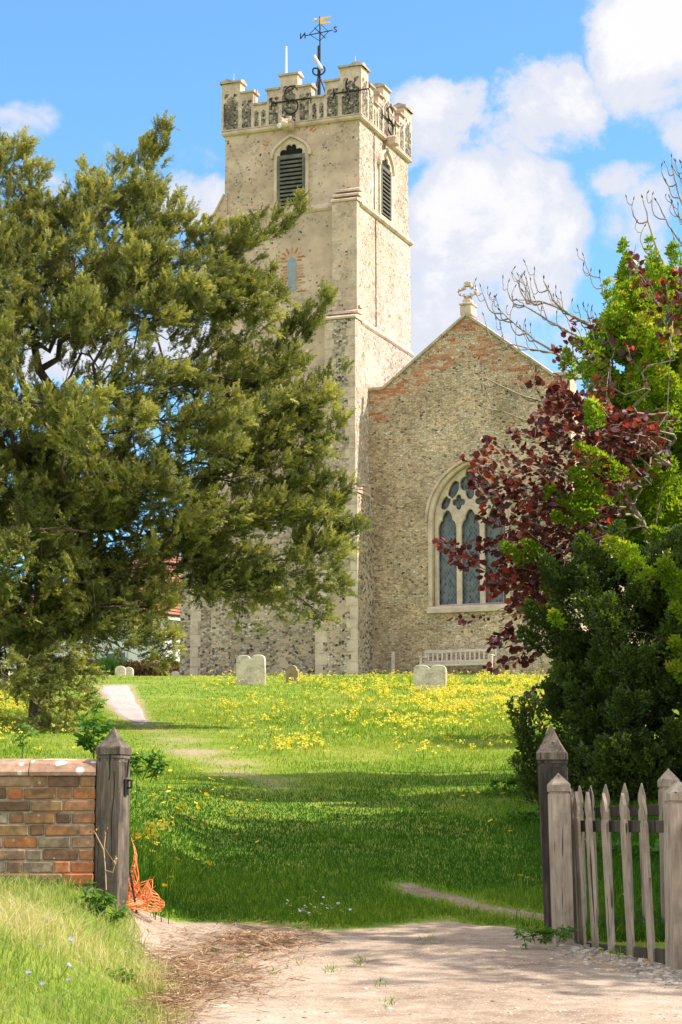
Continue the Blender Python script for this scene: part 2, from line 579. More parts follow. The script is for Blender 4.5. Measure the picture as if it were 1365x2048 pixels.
M_head = simple("headstone_limestone", (.66, .56, .43), .95, .30, 3.5, bstr=.5, bdist=.012)
M_head_br = simple("brown_headstone", (.32, .25, .14), .9, .22, 6.0, bstr=.5, bdist=.012)
M_bench = simple("silvered_teak", (.62, .52, .42), .8, .15, 4, bstr=.2, stretch=(1, 4, 4))
M_orange = simple("orange_plastic", (.92, .27, .09), .45, .1, 10, bstr=.05, spec=.5)
M_bark = simple("brown_bark", (.115, .085, .060), .95, .3, 9.0, bstr=.9, bdist=.03, stretch=(1, 1, .35))
M_twig = simple("pale_bark", (.33, .275, .21), .9, .2, 12.0, bstr=.5, bdist=.005)
M_bud = simple("dark_bud", (.06, .045, .04), .8, .2, 12.0)
M_tilemat = None


def tile_mat(name, c0, c1, s):
    m, nt, out = newmat(name)
    co = objco(nt, (1, 1, 1))
    t = nd(nt, 'ShaderNodeTexCoord').outputs['UV']
    n1, _ = noise(nt, co, 1.4, 4, .6)
    n2, _ = noise(nt, co, 30, 3, .6)
    c = ramp(nt, mth(nt, 'ADD', mth(nt, 'MULTIPLY', attr(nt), .5), mth(nt, 'MULTIPLY', n1, .5)), [(.2, c0), (.8, c1)])
    c = mixc(nt, .4, c, ramp(nt, n2, [(.3, .6), (.7, 1.2)]), 'MULTIPLY')
    bsdf(nt, out, c, .85, bump(nt, n2, .3, .01))
    return m


M_tile = tile_mat("clay_tile", (.20, .085, .055), (.40, .17, .10), 1)


def wood(name, c0, c1, c2, dark=.35):
    """weathered upright timber, grain along local z"""
    m, nt, out = newmat(name)
    t = nd(nt, 'ShaderNodeTexCoord').outputs['Object']
    a = attr(nt)
    sh = nd(nt, 'ShaderNodeCombineXYZ', {0: mth(nt, 'MULTIPLY', a, 13.0), 1: mth(nt, 'MULTIPLY', a, 7.0), 2: mth(nt, 'MULTIPLY', a, 3.0)}).outputs[0]
    tv = nd(nt, 'ShaderNodeVectorMath', {0: t, 1: sh}, operation='ADD').outputs[0]
    c1o = nd(nt, 'ShaderNodeMapping', {'Vector': tv, 'Scale': (1, 1, .05)}).outputs[0]
    c2o = nd(nt, 'ShaderNodeMapping', {'Vector': tv, 'Scale': (1, 1, .16)}).outputs[0]
    g1, _ = noise(nt, c1o, 90, 5, .65, .6)
    g2, _ = noise(nt, c2o, 14, 4, .6, .8)
    g3, _ = noise(nt, tv, 5.0, 4, .6)
    g4, _ = noise(nt, c1o, 34, 2, .5, .4)
    c = ramp(nt, mth(nt, 'ADD', mth(nt, 'MULTIPLY', g1, .45), mth(nt, 'MULTIPLY', g2, .55)), [(.32, c0), (.5, c1), (.68, c2)])
    c = mixc(nt, mth(nt, 'MULTIPLY', maprange(nt, g3, .45, .72), dark), c, (.035, .03, .027))
    crack = maprange(nt, g4, .335, .30)
    c = mixc(nt, mth(nt, 'MULTIPLY', crack, .85), c, (.012, .010, .009))
    h = mth(nt, 'SUBTRACT', g1, crack)
    bsdf(nt, out, c, .85, bump(nt, h, .6, .006))
    return m


M_post = wood("weathered_oak_dark", (.05, .037, .028), (.135, .105, .08), (.27, .22, .175), .8)
M_black_post = wood("weathered_oak_black", (.025, .019, .016), (.06, .047, .038), (.14, .115, .092), .85)
M_pale = wood("weathered_oak_grey", (.19, .14, .10), (.36, .285, .215), (.50, .42, .335), .35)
M_rail = wood("weathered_oak_rail", (.04, .03, .024), (.075, .06, .046), (.13, .11, .085), .4)
M_louvre = simple("weathered_louvre", (.15, .135, .115), .85, .25, 6, bstr=.4)


def leafmat(name, stops, trans, tfac=.35, rough=.5, spec=.35, nsc=1.2):
    m, nt, out = newmat(name)
    co = objco(nt)
    a = attr(nt)
    c = ramp(nt, a, stops)
    t2 = mixc(nt, 1.0, c, trans, 'MULTIPLY')
    b = nd(nt, 'ShaderNodeBsdfPrincipled', {'Base Color': c, 'Roughness': rough, 'Specular IOR Level': spec})
    tr = nd(nt, 'ShaderNodeBsdfTranslucent', {'Color': t2})
    mx = nd(nt, 'ShaderNodeMixShader', {0: tfac, 1: b.outputs[0], 2: tr.outputs[0]})
    nt.links.new(mx.outputs[0], out.inputs[0])
    return m


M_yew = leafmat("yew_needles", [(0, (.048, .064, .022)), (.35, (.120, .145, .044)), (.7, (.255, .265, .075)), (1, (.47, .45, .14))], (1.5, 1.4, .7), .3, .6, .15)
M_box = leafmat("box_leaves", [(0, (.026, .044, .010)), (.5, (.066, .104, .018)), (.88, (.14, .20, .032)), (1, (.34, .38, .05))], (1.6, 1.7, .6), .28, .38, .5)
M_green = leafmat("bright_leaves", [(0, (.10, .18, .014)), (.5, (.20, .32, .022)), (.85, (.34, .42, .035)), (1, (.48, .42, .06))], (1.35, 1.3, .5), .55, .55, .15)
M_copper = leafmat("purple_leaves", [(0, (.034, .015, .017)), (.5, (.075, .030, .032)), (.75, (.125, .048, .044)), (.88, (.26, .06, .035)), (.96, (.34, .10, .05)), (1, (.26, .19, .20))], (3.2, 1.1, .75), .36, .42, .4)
M_grass = leafmat("grass_blades", [(0, (.030, .105, .007)), (.3, (.095, .20, .014)), (.5, (.20, .30, .024)), (.7, (.30, .38, .035)), (.92, (.44, .44, .08)), (1, (.56, .46, .22))], (1.2, 1.2, .6), .45, .6, .15)
M_verge = leafmat("verge_grass", [(0, (.13, .22, .028)), (.3, (.24, .33, .065)), (.6, (.42, .43, .14)), (.82, (.62, .53, .26)), (1, (.72, .60, .38))], (1.15, 1.15, .75), .45, .6, .15)
M_weed = leafmat("weed_leaves", [(0, (.05, .13, .018)), (.6, (.10, .22, .028)), (1, (.20, .32, .05))], (1.4, 1.5, .6), .4)
M_hedge = leafmat("beech_leaves", [(0, (.13, .065, .035)), (.6, (.26, .14, .07)), (.9, (.36, .22, .11)), (1, (.12, .18, .03))], (1.3, 1.0, .7), .3)
M_farleaf = leafmat("far_leaves", [(0, (.03, .05, .012)), (1, (.10, .14, .03))], (1.4, 1.5, .7), .3)
M_yellow = leafmat("yellow_petals", [(0, (.80, .50, .015)), (1, (.88, .66, .03))], (1.1, 1.0, .5), .3, .4, .3)
M_cows = leafmat("cowslip_petals", [(0, (.74, .56, .03)), (.6, (.80, .68, .08)), (1, (.84, .76, .22))], (1.1, 1.1, .6), .35, .5, .2)
M_daisy = leafmat("daisy_petals", [(0, (.80, .78, .80)), (1, (.86, .84, .86))], (1, 1, 1), .3)
M_violet = leafmat("violet_petals", [(0, (.26, .22, .55)), (1, (.50, .42, .70))], (1, 1, 1), .3)
M_straw = leafmat("dry_straw", [(0, (.13, .065, .035)), (.5, (.36, .205, .11)), (.85, (.50, .34, .20)), (1, (.66, .52, .36))], (1, 1, 1), .1, .8, .1)
M_pebble = tintmat("pebbles", [(0, (.20, .17, .14)), (.5, (.42, .35, .27)), (.85, (.60, .54, .46)), (.95, (.52, .28, .10)), (1, (.74, .70, .64))], .8, 25, .1, .2, .004)


def ground_mat():
    m, nt, out = newmat("lawn_soil")
    co = nd(nt, 'ShaderNodeTexCoord').outputs['Object']
    w = attr(nt, 'wear')
    n1, _ = noise(nt, co, 1.3, 5, .6)
    n2, _ = noise(nt, co, 14, 5, .7)
    n3, _ = noise(nt, co, 70, 3, .7)
    g = ramp(nt, n2, [(.3, (.06, .13, .012)), (.55, (.15, .23, .022)), (.75, (.29, .33, .05))])
    g = mixc(nt, maprange(nt, n1, .4, .65, 0, .4), g, (.36, .36, .07))
    s = ramp(nt, n3, [(.3, (.26, .19, .12)), (.7, (.47, .37, .24))])
    wn = mth(nt, 'ADD', w, mth(nt, 'MULTIPLY', mth(nt, 'SUBTRACT', n2, .5), .5))
    c = mixc(nt, mth(nt, 'MULTIPLY', maprange(nt, wn, .25, .9), .9), g, s)
    bsdf(nt, out, c, .95, bump(nt, n3, .5, .02), spec=.1)
    return m


def dirt_mat(name, c0, c1, c2, peb=.25):
    m, nt, out = newmat(name)
    co = nd(nt, 'ShaderNodeTexCoord').outputs['Object']
    n1, _ = noise(nt, co, .9, 5, .6)
    n2, _ = noise(nt, co, 7, 6, .65)
    n3, _ = noise(nt, co, 85, 4, .7)
    c = ramp(nt, mth(nt, 'ADD', mth(nt, 'MULTIPLY', n1, .5), mth(nt, 'MULTIPLY', n2, .5)), [(.36, c0), (.5, c1), (.64, c2)])
    c = mixc(nt, 1.0, c, ramp(nt, n3, [(.30, .55), (.5, 1.0), (.72, 1.28)]), 'MULTIPLY')
    v = nd(nt, 'ShaderNodeTexVoronoi', {'Vector': co, 'Scale': 55.0}, feature='F1')
    sc = nd(nt, 'ShaderNodeSeparateColor', {0: v.outputs['Color']})
    mk = mth(nt, 'MULTIPLY', mth(nt, 'LESS_THAN', v.outputs['Distance'], .33), mth(nt, 'LESS_THAN', sc.outputs[0], peb))
    c = mixc(nt, mk, c, ramp(nt, sc.outputs[1], [(0, (.16, .13, .11)), (.5, (.40, .33, .26)), (1, (.66, .60, .54))]))
    h = mth(nt, 'ADD', mth(nt, 'ADD', mth(nt, 'MULTIPLY', n3, .5), mk), mth(nt, 'MULTIPLY', n2, 1.5))
    bsdf(nt, out, c, .95, bump(nt, h, .6, .015), spec=.1)
    return m


M_ground = ground_mat()
M_dirt = dirt_mat("dry_dirt", (.20, .145, .105), (.34, .255, .19), (.46, .36, .28), .25)
M_soil = dirt_mat("bare_soil", (.20, .145, .095), (.30, .225, .15), (.40, .315, .22), .25)
M_gravel = dirt_mat("path_gravel", (.32, .265, .245), (.43, .36, .335), (.52, .45, .42), .4)


def glass_mat():
    m, nt, out = newmat("leaded_glass")
    co = nd(nt, 'ShaderNodeTexCoord').outputs['Object']
    sp = nd(nt, 'ShaderNodeSeparateXYZ', {0: co})
    a = mth(nt, 'MULTIPLY', mth(nt, 'ADD', sp.outputs[0], mth(nt, 'MULTIPLY', sp.outputs[2], .62)), 9.0)
    b = mth(nt, 'MULTIPLY', mth(nt, 'SUBTRACT', sp.outputs[0], mth(nt, 'MULTIPLY', sp.outputs[2], .62)), 9.0)
    la = mth(nt, 'LESS_THAN', mth(nt, 'FRACT', a), .10)
    lb = mth(nt, 'LESS_THAN', mth(nt, 'FRACT', b), .10)
    lead = mth(nt, 'MAXIMUM', la, lb)
    cell = nd(nt, 'ShaderNodeTexWhiteNoise', {'Vector': nd(nt, 'ShaderNodeCombineXYZ', {0: mth(nt, 'FLOOR', a), 1: mth(nt, 'FLOOR', b)}).outputs[0]}, noise_dimensions='3D')
    c = ramp(nt, cell.outputs[0], [(0, (.025, .035, .04)), (1, (.13, .15, .145))])
    c = mixc(nt, lead, c, (.19, .185, .175))
    n1, _ = noise(nt, co, 5, 3, .6)
    h = mth(nt, 'ADD', cell.outputs[0], mth(nt, 'MULTIPLY', n1, .5))
    bsdf(nt, out, c, .28, bump(nt, h, .25, .01), spec=.5)
    return m


M_glass = glass_mat()
M_pane = simple("pale_pane", (.25, .28, .31), .3, .15, 3, bstr=.1, spec=.6)
M_window = simple("dark_pane", (.05, .06, .07), .25, .2, 3, bstr=.05, spec=.6)


# ------------------------------------------------------------------ ground, track, path
def polydist(x, y, pts):
    """distance to a polyline of (x, y, halfwidth); returns dist - halfwidth"""
    best = np.full(np.shape(x), 1e9)
    for (a, b) in zip(pts[:-1], pts[1:]):
        ax, ay, aw = a; bx, by, bw = b
        dx, dy = bx - ax, by - ay
        t = np.clip(((x - ax) * dx + (y - ay) * dy) / (dx * dx + dy * dy), 0, 1)
        d = np.hypot(x - ax - t * dx, y - ay - t * dy) - (aw + t * (bw - aw))
        best = np.minimum(best, d)
    return best


def pxline(lst):
    out = []
    for px, py, w in lst:
        p = gp(px, py)
        out.append((p.x, p.y, w))
    return out


WORN = pxline([(290, 1445, .35), (350, 1480, .55), (430, 1518, .55), (500, 1550, .5), (570, 1585, .3)])
WORN2 = pxline([(805, 1768, .10), (860, 1790, .17), (950, 1812, .11), (1090, 1838, .13)])
PATH = pxline([(230, 1371, .42), (234, 1385, .40), (246, 1405, .36), (260, 1425, .30), (285, 1450, .12)])


def track_left(y):
    return np.interp(y, [0, 9.5, 10.6, 12, 13.5, 14.6, 15.5], [-.75, -.80, -.88, -1.0, -1.2, -1.42, -1.5])


def track_far(x):
    return np.interp(x, [-3, -1.45, -.9, -.3, .3, .8, 1.2, 1.45, 1.7, 2.2, 3, 8], [15.15, 15.2, 15.28, 15.05, 15.1, 15.5, 15.1, 14.3, 13.75, 13.35, 12.9, 10.5])


def track_in(x, y):
    """>0 inside the dirt track, metres from its ragged edge"""
    n = (vnoise(x * 2.1, y * 2.1, 9) - .5) * .35 + (vnoise(x * 7, y * 7, 10) - .5) * .14
    return np.minimum(x - track_left(y) + n * .8, track_far(x) - y + n)


def wear_f(x, y):
    w = sstep(.7, -.5, polydist(x, y, WORN)) * np.interp(y, [26, 30, 36, 45], [.45, .72, .55, .45]) * (.45 + .9 * vnoise(x * 1.3, y * 1.3, 91))
    w = np.maximum(w, sstep(.22, -.2, polydist(x, y, WORN2)) * .95)
    w = np.maximum(w, sstep(.35, -.15, polydist(x, y, PATH)) * .9)
    w = np.maximum(w, sstep(-.25, .15, track_in(x, y)) * 1.0)
    w = np.maximum(w, .30 * sstep(.62, .8, vnoise(x * .5, y * .5, 21)) * sstep(16, 18, y))
    return w


gx = np.concatenate([-np.geomspace(3000, 14.2, 26), np.arange(-14, -5, .3), np.arange(-5, 5, .12), np.arange(5, 14.1, .3), np.geomspace(14.4, 3000, 26)])
gy = np.concatenate([-np.geomspace(400, 4, 10), np.arange(-3, 8, .5), np.arange(8, 20, .10), np.arange(20, 40, .2), np.arange(40, 76, .4), np.geomspace(76.5, 3000, 30)])
GX, GY = np.meshgrid(gx, gy)
GZ = H(GX, GY)
nx, ny = len(gx), len(gy)
ii = (np.arange(ny - 1)[:, None] * nx + np.arange(nx - 1)[None, :]).ravel()
ground = np_mesh("ground", np.stack([GX.ravel(), GY.ravel(), GZ.ravel()], 1), np.stack([ii, ii + 1, ii + nx + 1, ii + nx], 1), M_ground, smooth=True)
wa = ground.data.attributes.new("wear", 'FLOAT', 'POINT')
wa.data.foreach_set("value", wear_f(GX.ravel(), GY.ravel()).astype(np.float32))
tag(ground, kind='structure')


def sheet(name, Xs, Ys, m, lift):
    n0, n1 = Xs.shape
    lf = np.full(Xs.shape, lift)
    lf[0, :] = lf[-1, :] = lf[:, 0] = lf[:, -1] = -.05
    Z = H(Xs, Ys) + lf
    i = (np.arange(n0 - 1)[:, None] * n1 + np.arange(n1 - 1)[None, :]).ravel()
    o = np_mesh(name, np.stack([Xs.ravel(), Ys.ravel(), Z.ravel()], 1), np.stack([i, i + 1, i + n1 + 1, i + n1], 1), m, smooth=True)
    return tag(o, kind='structure')


u = np.linspace(0, 1, 110)[None, :]
v = np.linspace(0, 1, 170)[:, None]
yy = 2.0 + v * 13.3
for _ in range(3):
    xx = track_left(yy) + .10 * (vnoise(yy * 2.3, yy * 0 + 3, 4) - .5) + .05 * (vnoise(yy * 5, yy * 0, 5) - .5) + u ** 1.4 * 9.0
    yy = 2.0 + v * (track_far(xx) + .22 * (vnoise(xx * 2.3, xx * 0 + 1, 6) - .5) + .10 * (vnoise(xx * 8, xx * 0, 7) - .5) - 2.0)
sheet("dirt_track", xx, yy, M_dirt, .008)


def strip(name, line, m, lift, jag=.12, n=60, k=9):
    line = np.array(line)
    t = np.linspace(0, len(line) - 1, n)
    cx = np.interp(t, range(len(line)), line[:, 0]); cy = np.interp(t, range(len(line)), line[:, 1]); w = np.interp(t, range(len(line)), line[:, 2])
    w = w * sstep(-.01, .06, t / t[-1]) * sstep(1.01, .94, t / t[-1]) + .02
    dx = np.gradient(cx); dy = np.gradient(cy); L = np.hypot(dx, dy)
    nxn, nyn = -dy / L, dx / L
    s = np.linspace(-1, 1, k)[None, :]
    jl = (1 + jag * 2 * (vnoise(t * 2.5, t * 0 + 2, 8) - .5))[:, None]
    jr = (1 + jag * 2 * (vnoise(t * 2.5, t * 0 + 7, 8) - .5))[:, None]
    off = np.where(s < 0, s * jl, s * jr) * w[:, None]
    return sheet(name, cx[:, None] + nxn[:, None] * off, cy[:, None] + nyn[:, None] * off, m, lift)


strip("gravel_path", PATH, M_gravel, .010, .15)
strip("bare_soil_strip", WORN2, M_soil, .006, .55)

# ------------------------------------------------------------------ church frame: local x = along the west front (right), y = depth, z = up
YAW = R(21.1)
CD = 68.0
ZB = 6.95
c0 = at(721, 1340, CD)
CHURCH = thing("church", "flint church with battlemented square tower and a steep gabled end wall behind the lawn", "church", (c0.x, CD, ZB), -YAW)
CI = (Matrix.Translation((c0.x, CD, ZB)) @ Matrix.Rotation(-YAW, 4, 'Z')).inverted()
_eye = CI @ Vector((0, 0, EYE))


def front(px, py, b):
    d = (CI.to_3x3() @ ray(px, py)); t = (b - _eye.y) / d.y
    p = _eye + d * t
    return p.x, p.z


def side(px, py, r=0.0):
    d = (CI.to_3x3() @ ray(px, py)); t = (r - _eye.x) / d.x
    p = _eye + d * t
    return p.y, p.z


W = 4.9
z3 = side(706, 988, .1)[1]
z2 = side(708, 637, .06)[1]
z1 = side(713, 403, .04)[1]
zp = side(722, 238, 0)[1]
ztop = side(727, 133, 0)[1]
zroof = zp + .5


def tower_stage(z0, za, e_l, e_r, e_f):
    return (-W - e_l, e_r, -e_f, W + .02), z0, za


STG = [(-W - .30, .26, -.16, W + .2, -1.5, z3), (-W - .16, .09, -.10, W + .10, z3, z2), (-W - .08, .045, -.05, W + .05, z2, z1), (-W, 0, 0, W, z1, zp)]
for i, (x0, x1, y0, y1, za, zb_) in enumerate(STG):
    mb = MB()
    # front, right, back, left faces differ in stonework and light-matched tone: front 0, side 1
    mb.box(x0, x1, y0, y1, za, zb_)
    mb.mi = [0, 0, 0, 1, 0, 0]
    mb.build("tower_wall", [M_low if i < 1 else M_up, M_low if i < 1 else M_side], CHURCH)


def string(x0, x1, y0, y1, z, h=.16, p=.10, m=M_stone):
    """moulded string course round a stage: flat fascia, sloped top"""
    mb = MB()
    prof = [(0.0, -h * .35), (p * .6, -h * .35), (p, 0.0), (p, h * .35), (0.0, h)]
    R4 = []
    for (o, dz) in prof:
        R4.append([(x0 - o, y0 - o, z + dz), (x1 + o, y0 - o, z + dz), (x1 + o, y1 + o, z + dz), (x0 - o, y1 + o, z + dz)])
    P = [q for ring in R4 for q in ring]
    F = []
    for i in range(len(R4) - 1):
        for k in range(4):
            F.append([i * 4 + k, i * 4 + (k + 1) % 4, (i + 1) * 4 + (k + 1) % 4, (i + 1) * 4 + k])
    mb.poly(P, F)
    mb.build("string_course", m, CHURCH)


def zi(i, o=.004):
    x0, x1, y0, y1, _, _ = STG[i]
    return x0 + .0, x1 - .0, y0 + .0, y1


string(*zi(1), z3, .2, .17)
string(*zi(2), z2, .18, .10)
string(*zi(3), z1, .20, .14)
string(*zi(3), zp, .16, .12)

# ---- buttresses at the near corner and on the far corner
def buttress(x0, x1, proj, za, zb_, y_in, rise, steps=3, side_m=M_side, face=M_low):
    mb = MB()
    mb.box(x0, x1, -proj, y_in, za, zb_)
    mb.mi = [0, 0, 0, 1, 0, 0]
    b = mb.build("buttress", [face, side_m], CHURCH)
    # weathering slabs
    mb = MB()
    for k in range(steps):
        a0, a1 = k / steps, (k + 1) / steps
        ya = -proj - .05 + (proj + .05) * a0 * .92
        z = zb_ + rise * a0
        mb.prism([(ya, z + .002), (y_in, z + .002), (y_in, z + rise / steps + .03), (ya + .08, z + rise / steps * .55), (ya, z + .07)], 'x', x0 - .04 + .012 * k, x1 + .035 - .008 * k)
    mb.build("weathering", M_stone, b)
    return b


def quoins(b, xl, xr, y, za, zb_, mat=M_stone_lt, wl=(.28, .42), depth=.05):
    """alternating corner blocks, 4 mm proud of the face (front) and returning on the sides"""
    mb = MB()
    z = za
    k = 0
    if xl is not None and xr is not None:
        quoins(b, xl, None, y, za, zb_, mat, wl, depth)
        xl = None
    while z < zb_ - .12:
        h = min(random.uniform(.28, .42), zb_ - z)
        for (xa, sgn) in ((xl, 1), (xr, -1)):
            if xa is None: continue
            w = wl[(k + (sgn > 0)) % 2] + random.uniform(-.03, .03)
            xo = xa - sgn * .006
            mb.bbox(min(xo, xo + sgn * w), max(xo, xo + sgn * w), y - .006, y + depth, z + .006, z + h - .006, .006)
        z += h
        k += 1
    mb.build("quoin", mat, b)


xb1 = front(665, 405, -.40)[0]; xb2 = front(650, 640, -.68)[0]; xb3 = front(632, 1200, -.92)[0]
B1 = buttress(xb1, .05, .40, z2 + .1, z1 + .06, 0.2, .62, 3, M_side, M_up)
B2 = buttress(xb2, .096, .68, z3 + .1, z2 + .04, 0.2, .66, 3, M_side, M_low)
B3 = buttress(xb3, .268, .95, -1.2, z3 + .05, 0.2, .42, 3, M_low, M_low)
quoins(B1, xb1, .05, -.40, z2 + .12, z1 - .02, M_stone, (.18, .30))
quoins(B2, xb2, .096, -.68, z3 + .14, z2 - .05, M_stone, (.26, .34))
quoins(B3, xb3, .268, -.95, -1.0, z3 - .05, M_stone_lt, (.25, .40))
# left corner buttress, standing out to the left
xl2 = -W - .42
mb = MB()
mb.prism([(xl2, z2 - 1.0), (-W + .1, z2 - 1.0), (-W + .1, z1 + .95), (-W - .02, z1 + .8), (xl2, z1 + .12)], 'y', .0 - .056, .95)
bl = mb.build("buttress", M_up, CHURCH)
mb = MB()
mb.prism([(xl2 - .07, z1 + .02), (xl2 - .07, z1 + .10), (-W - .01, z1 + .92), (-W - .01, z1 + .80)], 'y', -.10, 1.0)
mb.build("weathering", M_stone, bl)
xl0 = front(362, 1330, .2)[0]
mb = MB()
mb.prism([(xl0, -1.5), (-W, -1.5), (-W, z2 + .3), (-W - .5, z2 - .2), (-W - .55, z3 + 1.0), (xl0, z3 + .1)], 'y', .12, 1.25)
bl2 = mb.build("buttress", M_low, CHURCH)
quoins(bl2, xl0 + .38, None, .12, -1.0, z3 - .1, M_stone_lt, (.28, .40))

# ---- parapet: stepped battlements, dark flint panels, copings
SEGF = [(.135, 1.50), (.095, 1.14), (.10, .74), (.095, 1.12), (.125, 1.50), (.095, 1.10), (.10, .72), (.105, 1.14), (.15, 1.50)]
PO = .10


def parapet(M):
    """one side of the parapet in local coords: x 0..L along the side, y = 0 outer face, y > 0 inward"""
    L = W + 2 * PO
    tot = sum(s for s, _ in SEGF)
    mb = MB(); cp = MB(); fp = MB(); tr = MB()
    x = 0.0
    k = (ztop - zp) / 1.62
    for i, (s, h) in enumerate(SEGF):
        x1 = x + s * L / tot
        h = h * k
        e0 = .42 if i == 0 else 0
        e1 = .42 if i == len(SEGF) - 1 else 0
        mb.box(x + (.0 if i else .0), x1, 0, .40, zp + .10, zp + h, M=M)
        # coping, roof shaped
        o = .05
        lo = o if (i == 0 or SEGF[i - 1][1] < SEGF[i][1]) else -.012
        hi = o if (i == len(SEGF) - 1 or SEGF[i + 1][1] < SEGF[i][1]) else -.012
        prof = [(-.07, zp + h + .002), (.47, zp + h + .002), (.47, zp + h + .06), (.20, zp + h + .17), (-.07, zp + h + .07)]
        n = len(prof)
        P = [M @ Vector((x - lo, q[0], q[1])) for q in prof] + [M @ Vector((x1 + hi, q[0], q[1])) for q in prof]
        cp.poly(P, [list(range(n))[::-1], list(range(n, 2 * n))] + [[a, (a + 1) % n, n + (a + 1) % n, n + a] for a in range(n)])
        # flint panels
        npan = 2 if i in (2, 6) else 1
        mrg = .075
        pw = (x1 - x) / npan
        for q in range(npan):
            a, b = x + q * pw + (mrg if npan == 1 else .05), x + (q + 1) * pw - (mrg if npan == 1 else .05)
            zt = zp + h * (.80 if npan == 2 else .74)
            zb_ = zp + .14
            mid = (a + b) / 2
            hw = (b - a) / 2
            pts = [(a, zb_), (b, zb_), (b, zt - hw * .9), (mid + hw * .62, zt - hw * .75), (mid + hw * .5, zt - hw * .35), (mid, zt), (mid - hw * .5, zt - hw * .35), (mid - hw * .62, zt - hw * .75), (a, zt - hw * .9)]
            n = len(pts)
            P = [M @ Vector((p[0], -.006, p[1])) for p in pts] + [M @ Vector((p[0], .05, p[1])) for p in pts]
            fp.poly(P, [list(range(n)), list(range(n, 2 * n))[::-1]] + [[c, n + c, n + (c + 1) % n, (c + 1) % n] for c in range(n)])
            if npan == 1:
                for sg in (-1, 1):
                    cx, cz = mid + sg * hw * .62, zt + .02
                    pts = [(cx + .085 * math.cos(t) * (1 + .25 * math.cos(3 * t)), cz + .10 * math.sin(t + .5) * (1 + .25 * math.cos(3 * t))) for t in np.linspace(0, 2 * math.pi, 10)[:-1]]
                    n = len(pts)
                    P = [M @ Vector((p[0], -.006, p[1])) for p in pts] + [M @ Vector((p[0], .05, p[1])) for p in pts]
                    fp.poly(P, [list(range(n)), list(range(n, 2 * n))[::-1]] + [[c, n + c, n + (c + 1) % n, (c + 1) % n] for c in range(n)])
        x = x1
    w = mb.build("parapet", M_stone, CHURCH)
    cp.build("coping", M_coping_st, w)
    fp.build("flint_panel", M_dark, w)
    return w


def sidemat(ang, ox, oy):
    return Matrix.Translation((ox, oy, 0)) @ Matrix.Rotation(ang, 4, 'Z')


parapet(sidemat(0, -W - PO, -PO))
# the other sides sit between the corners: 3 mm inside so that no faces share a plane
parapet(sidemat(math.pi / 2, PO - .003, -PO + .003))
parapet(sidemat(math.pi, PO - .006, W + PO - .003))
parapet(sidemat(-math.pi / 2, -W - PO + .006, W + PO - .006))
mb = MB()
mb.box(-W + .1, -.1, .1, W - .1, zroof - .2, zroof)
mb.build("tower_roof", M_lead, CHURCH)


# ---- belfry windows with louvres
def arch(cx, hw, zs, rise, n=10):
    """two-centred pointed arch, right springing -> apex -> left springing"""
    if rise < hw * 1.08:                   # depressed, pointed
        pr = [(cx + hw * (1 - i / n), zs + rise * (i / n) ** .55) for i in range(n + 1)]
        return pr + [(2 * cx - p[0], p[1]) for p in pr[::-1]][1:]
    c = (rise * rise - hw * hw) / (2 * hw)
    Rr = hw + c
    a1 = math.atan2(rise, c)
    pr = [(cx - c + Rr * math.cos(a1 * i / n), zs + Rr * math.sin(a1 * i / n)) for i in range(n + 1)]
    pl = [(2 * cx - p[0], p[1]) for p in pr[::-1]][1:]
    return pr + pl


def arch_loop(cx, hw, zb_, zs, rise, n=10):
    return [(cx - hw, zb_), (cx + hw, zb_)] + arch(cx, hw, zs, rise, n)


xw0, zw0 = front(554, 415, 0); xw1, _ = front(613, 415, 0)
zsp = front(583, 308, 0)[1]; zap = front(583, 284, 0)[1]
cxw = (xw0 + xw1) / 2; hww = (xw1 - xw0) / 2


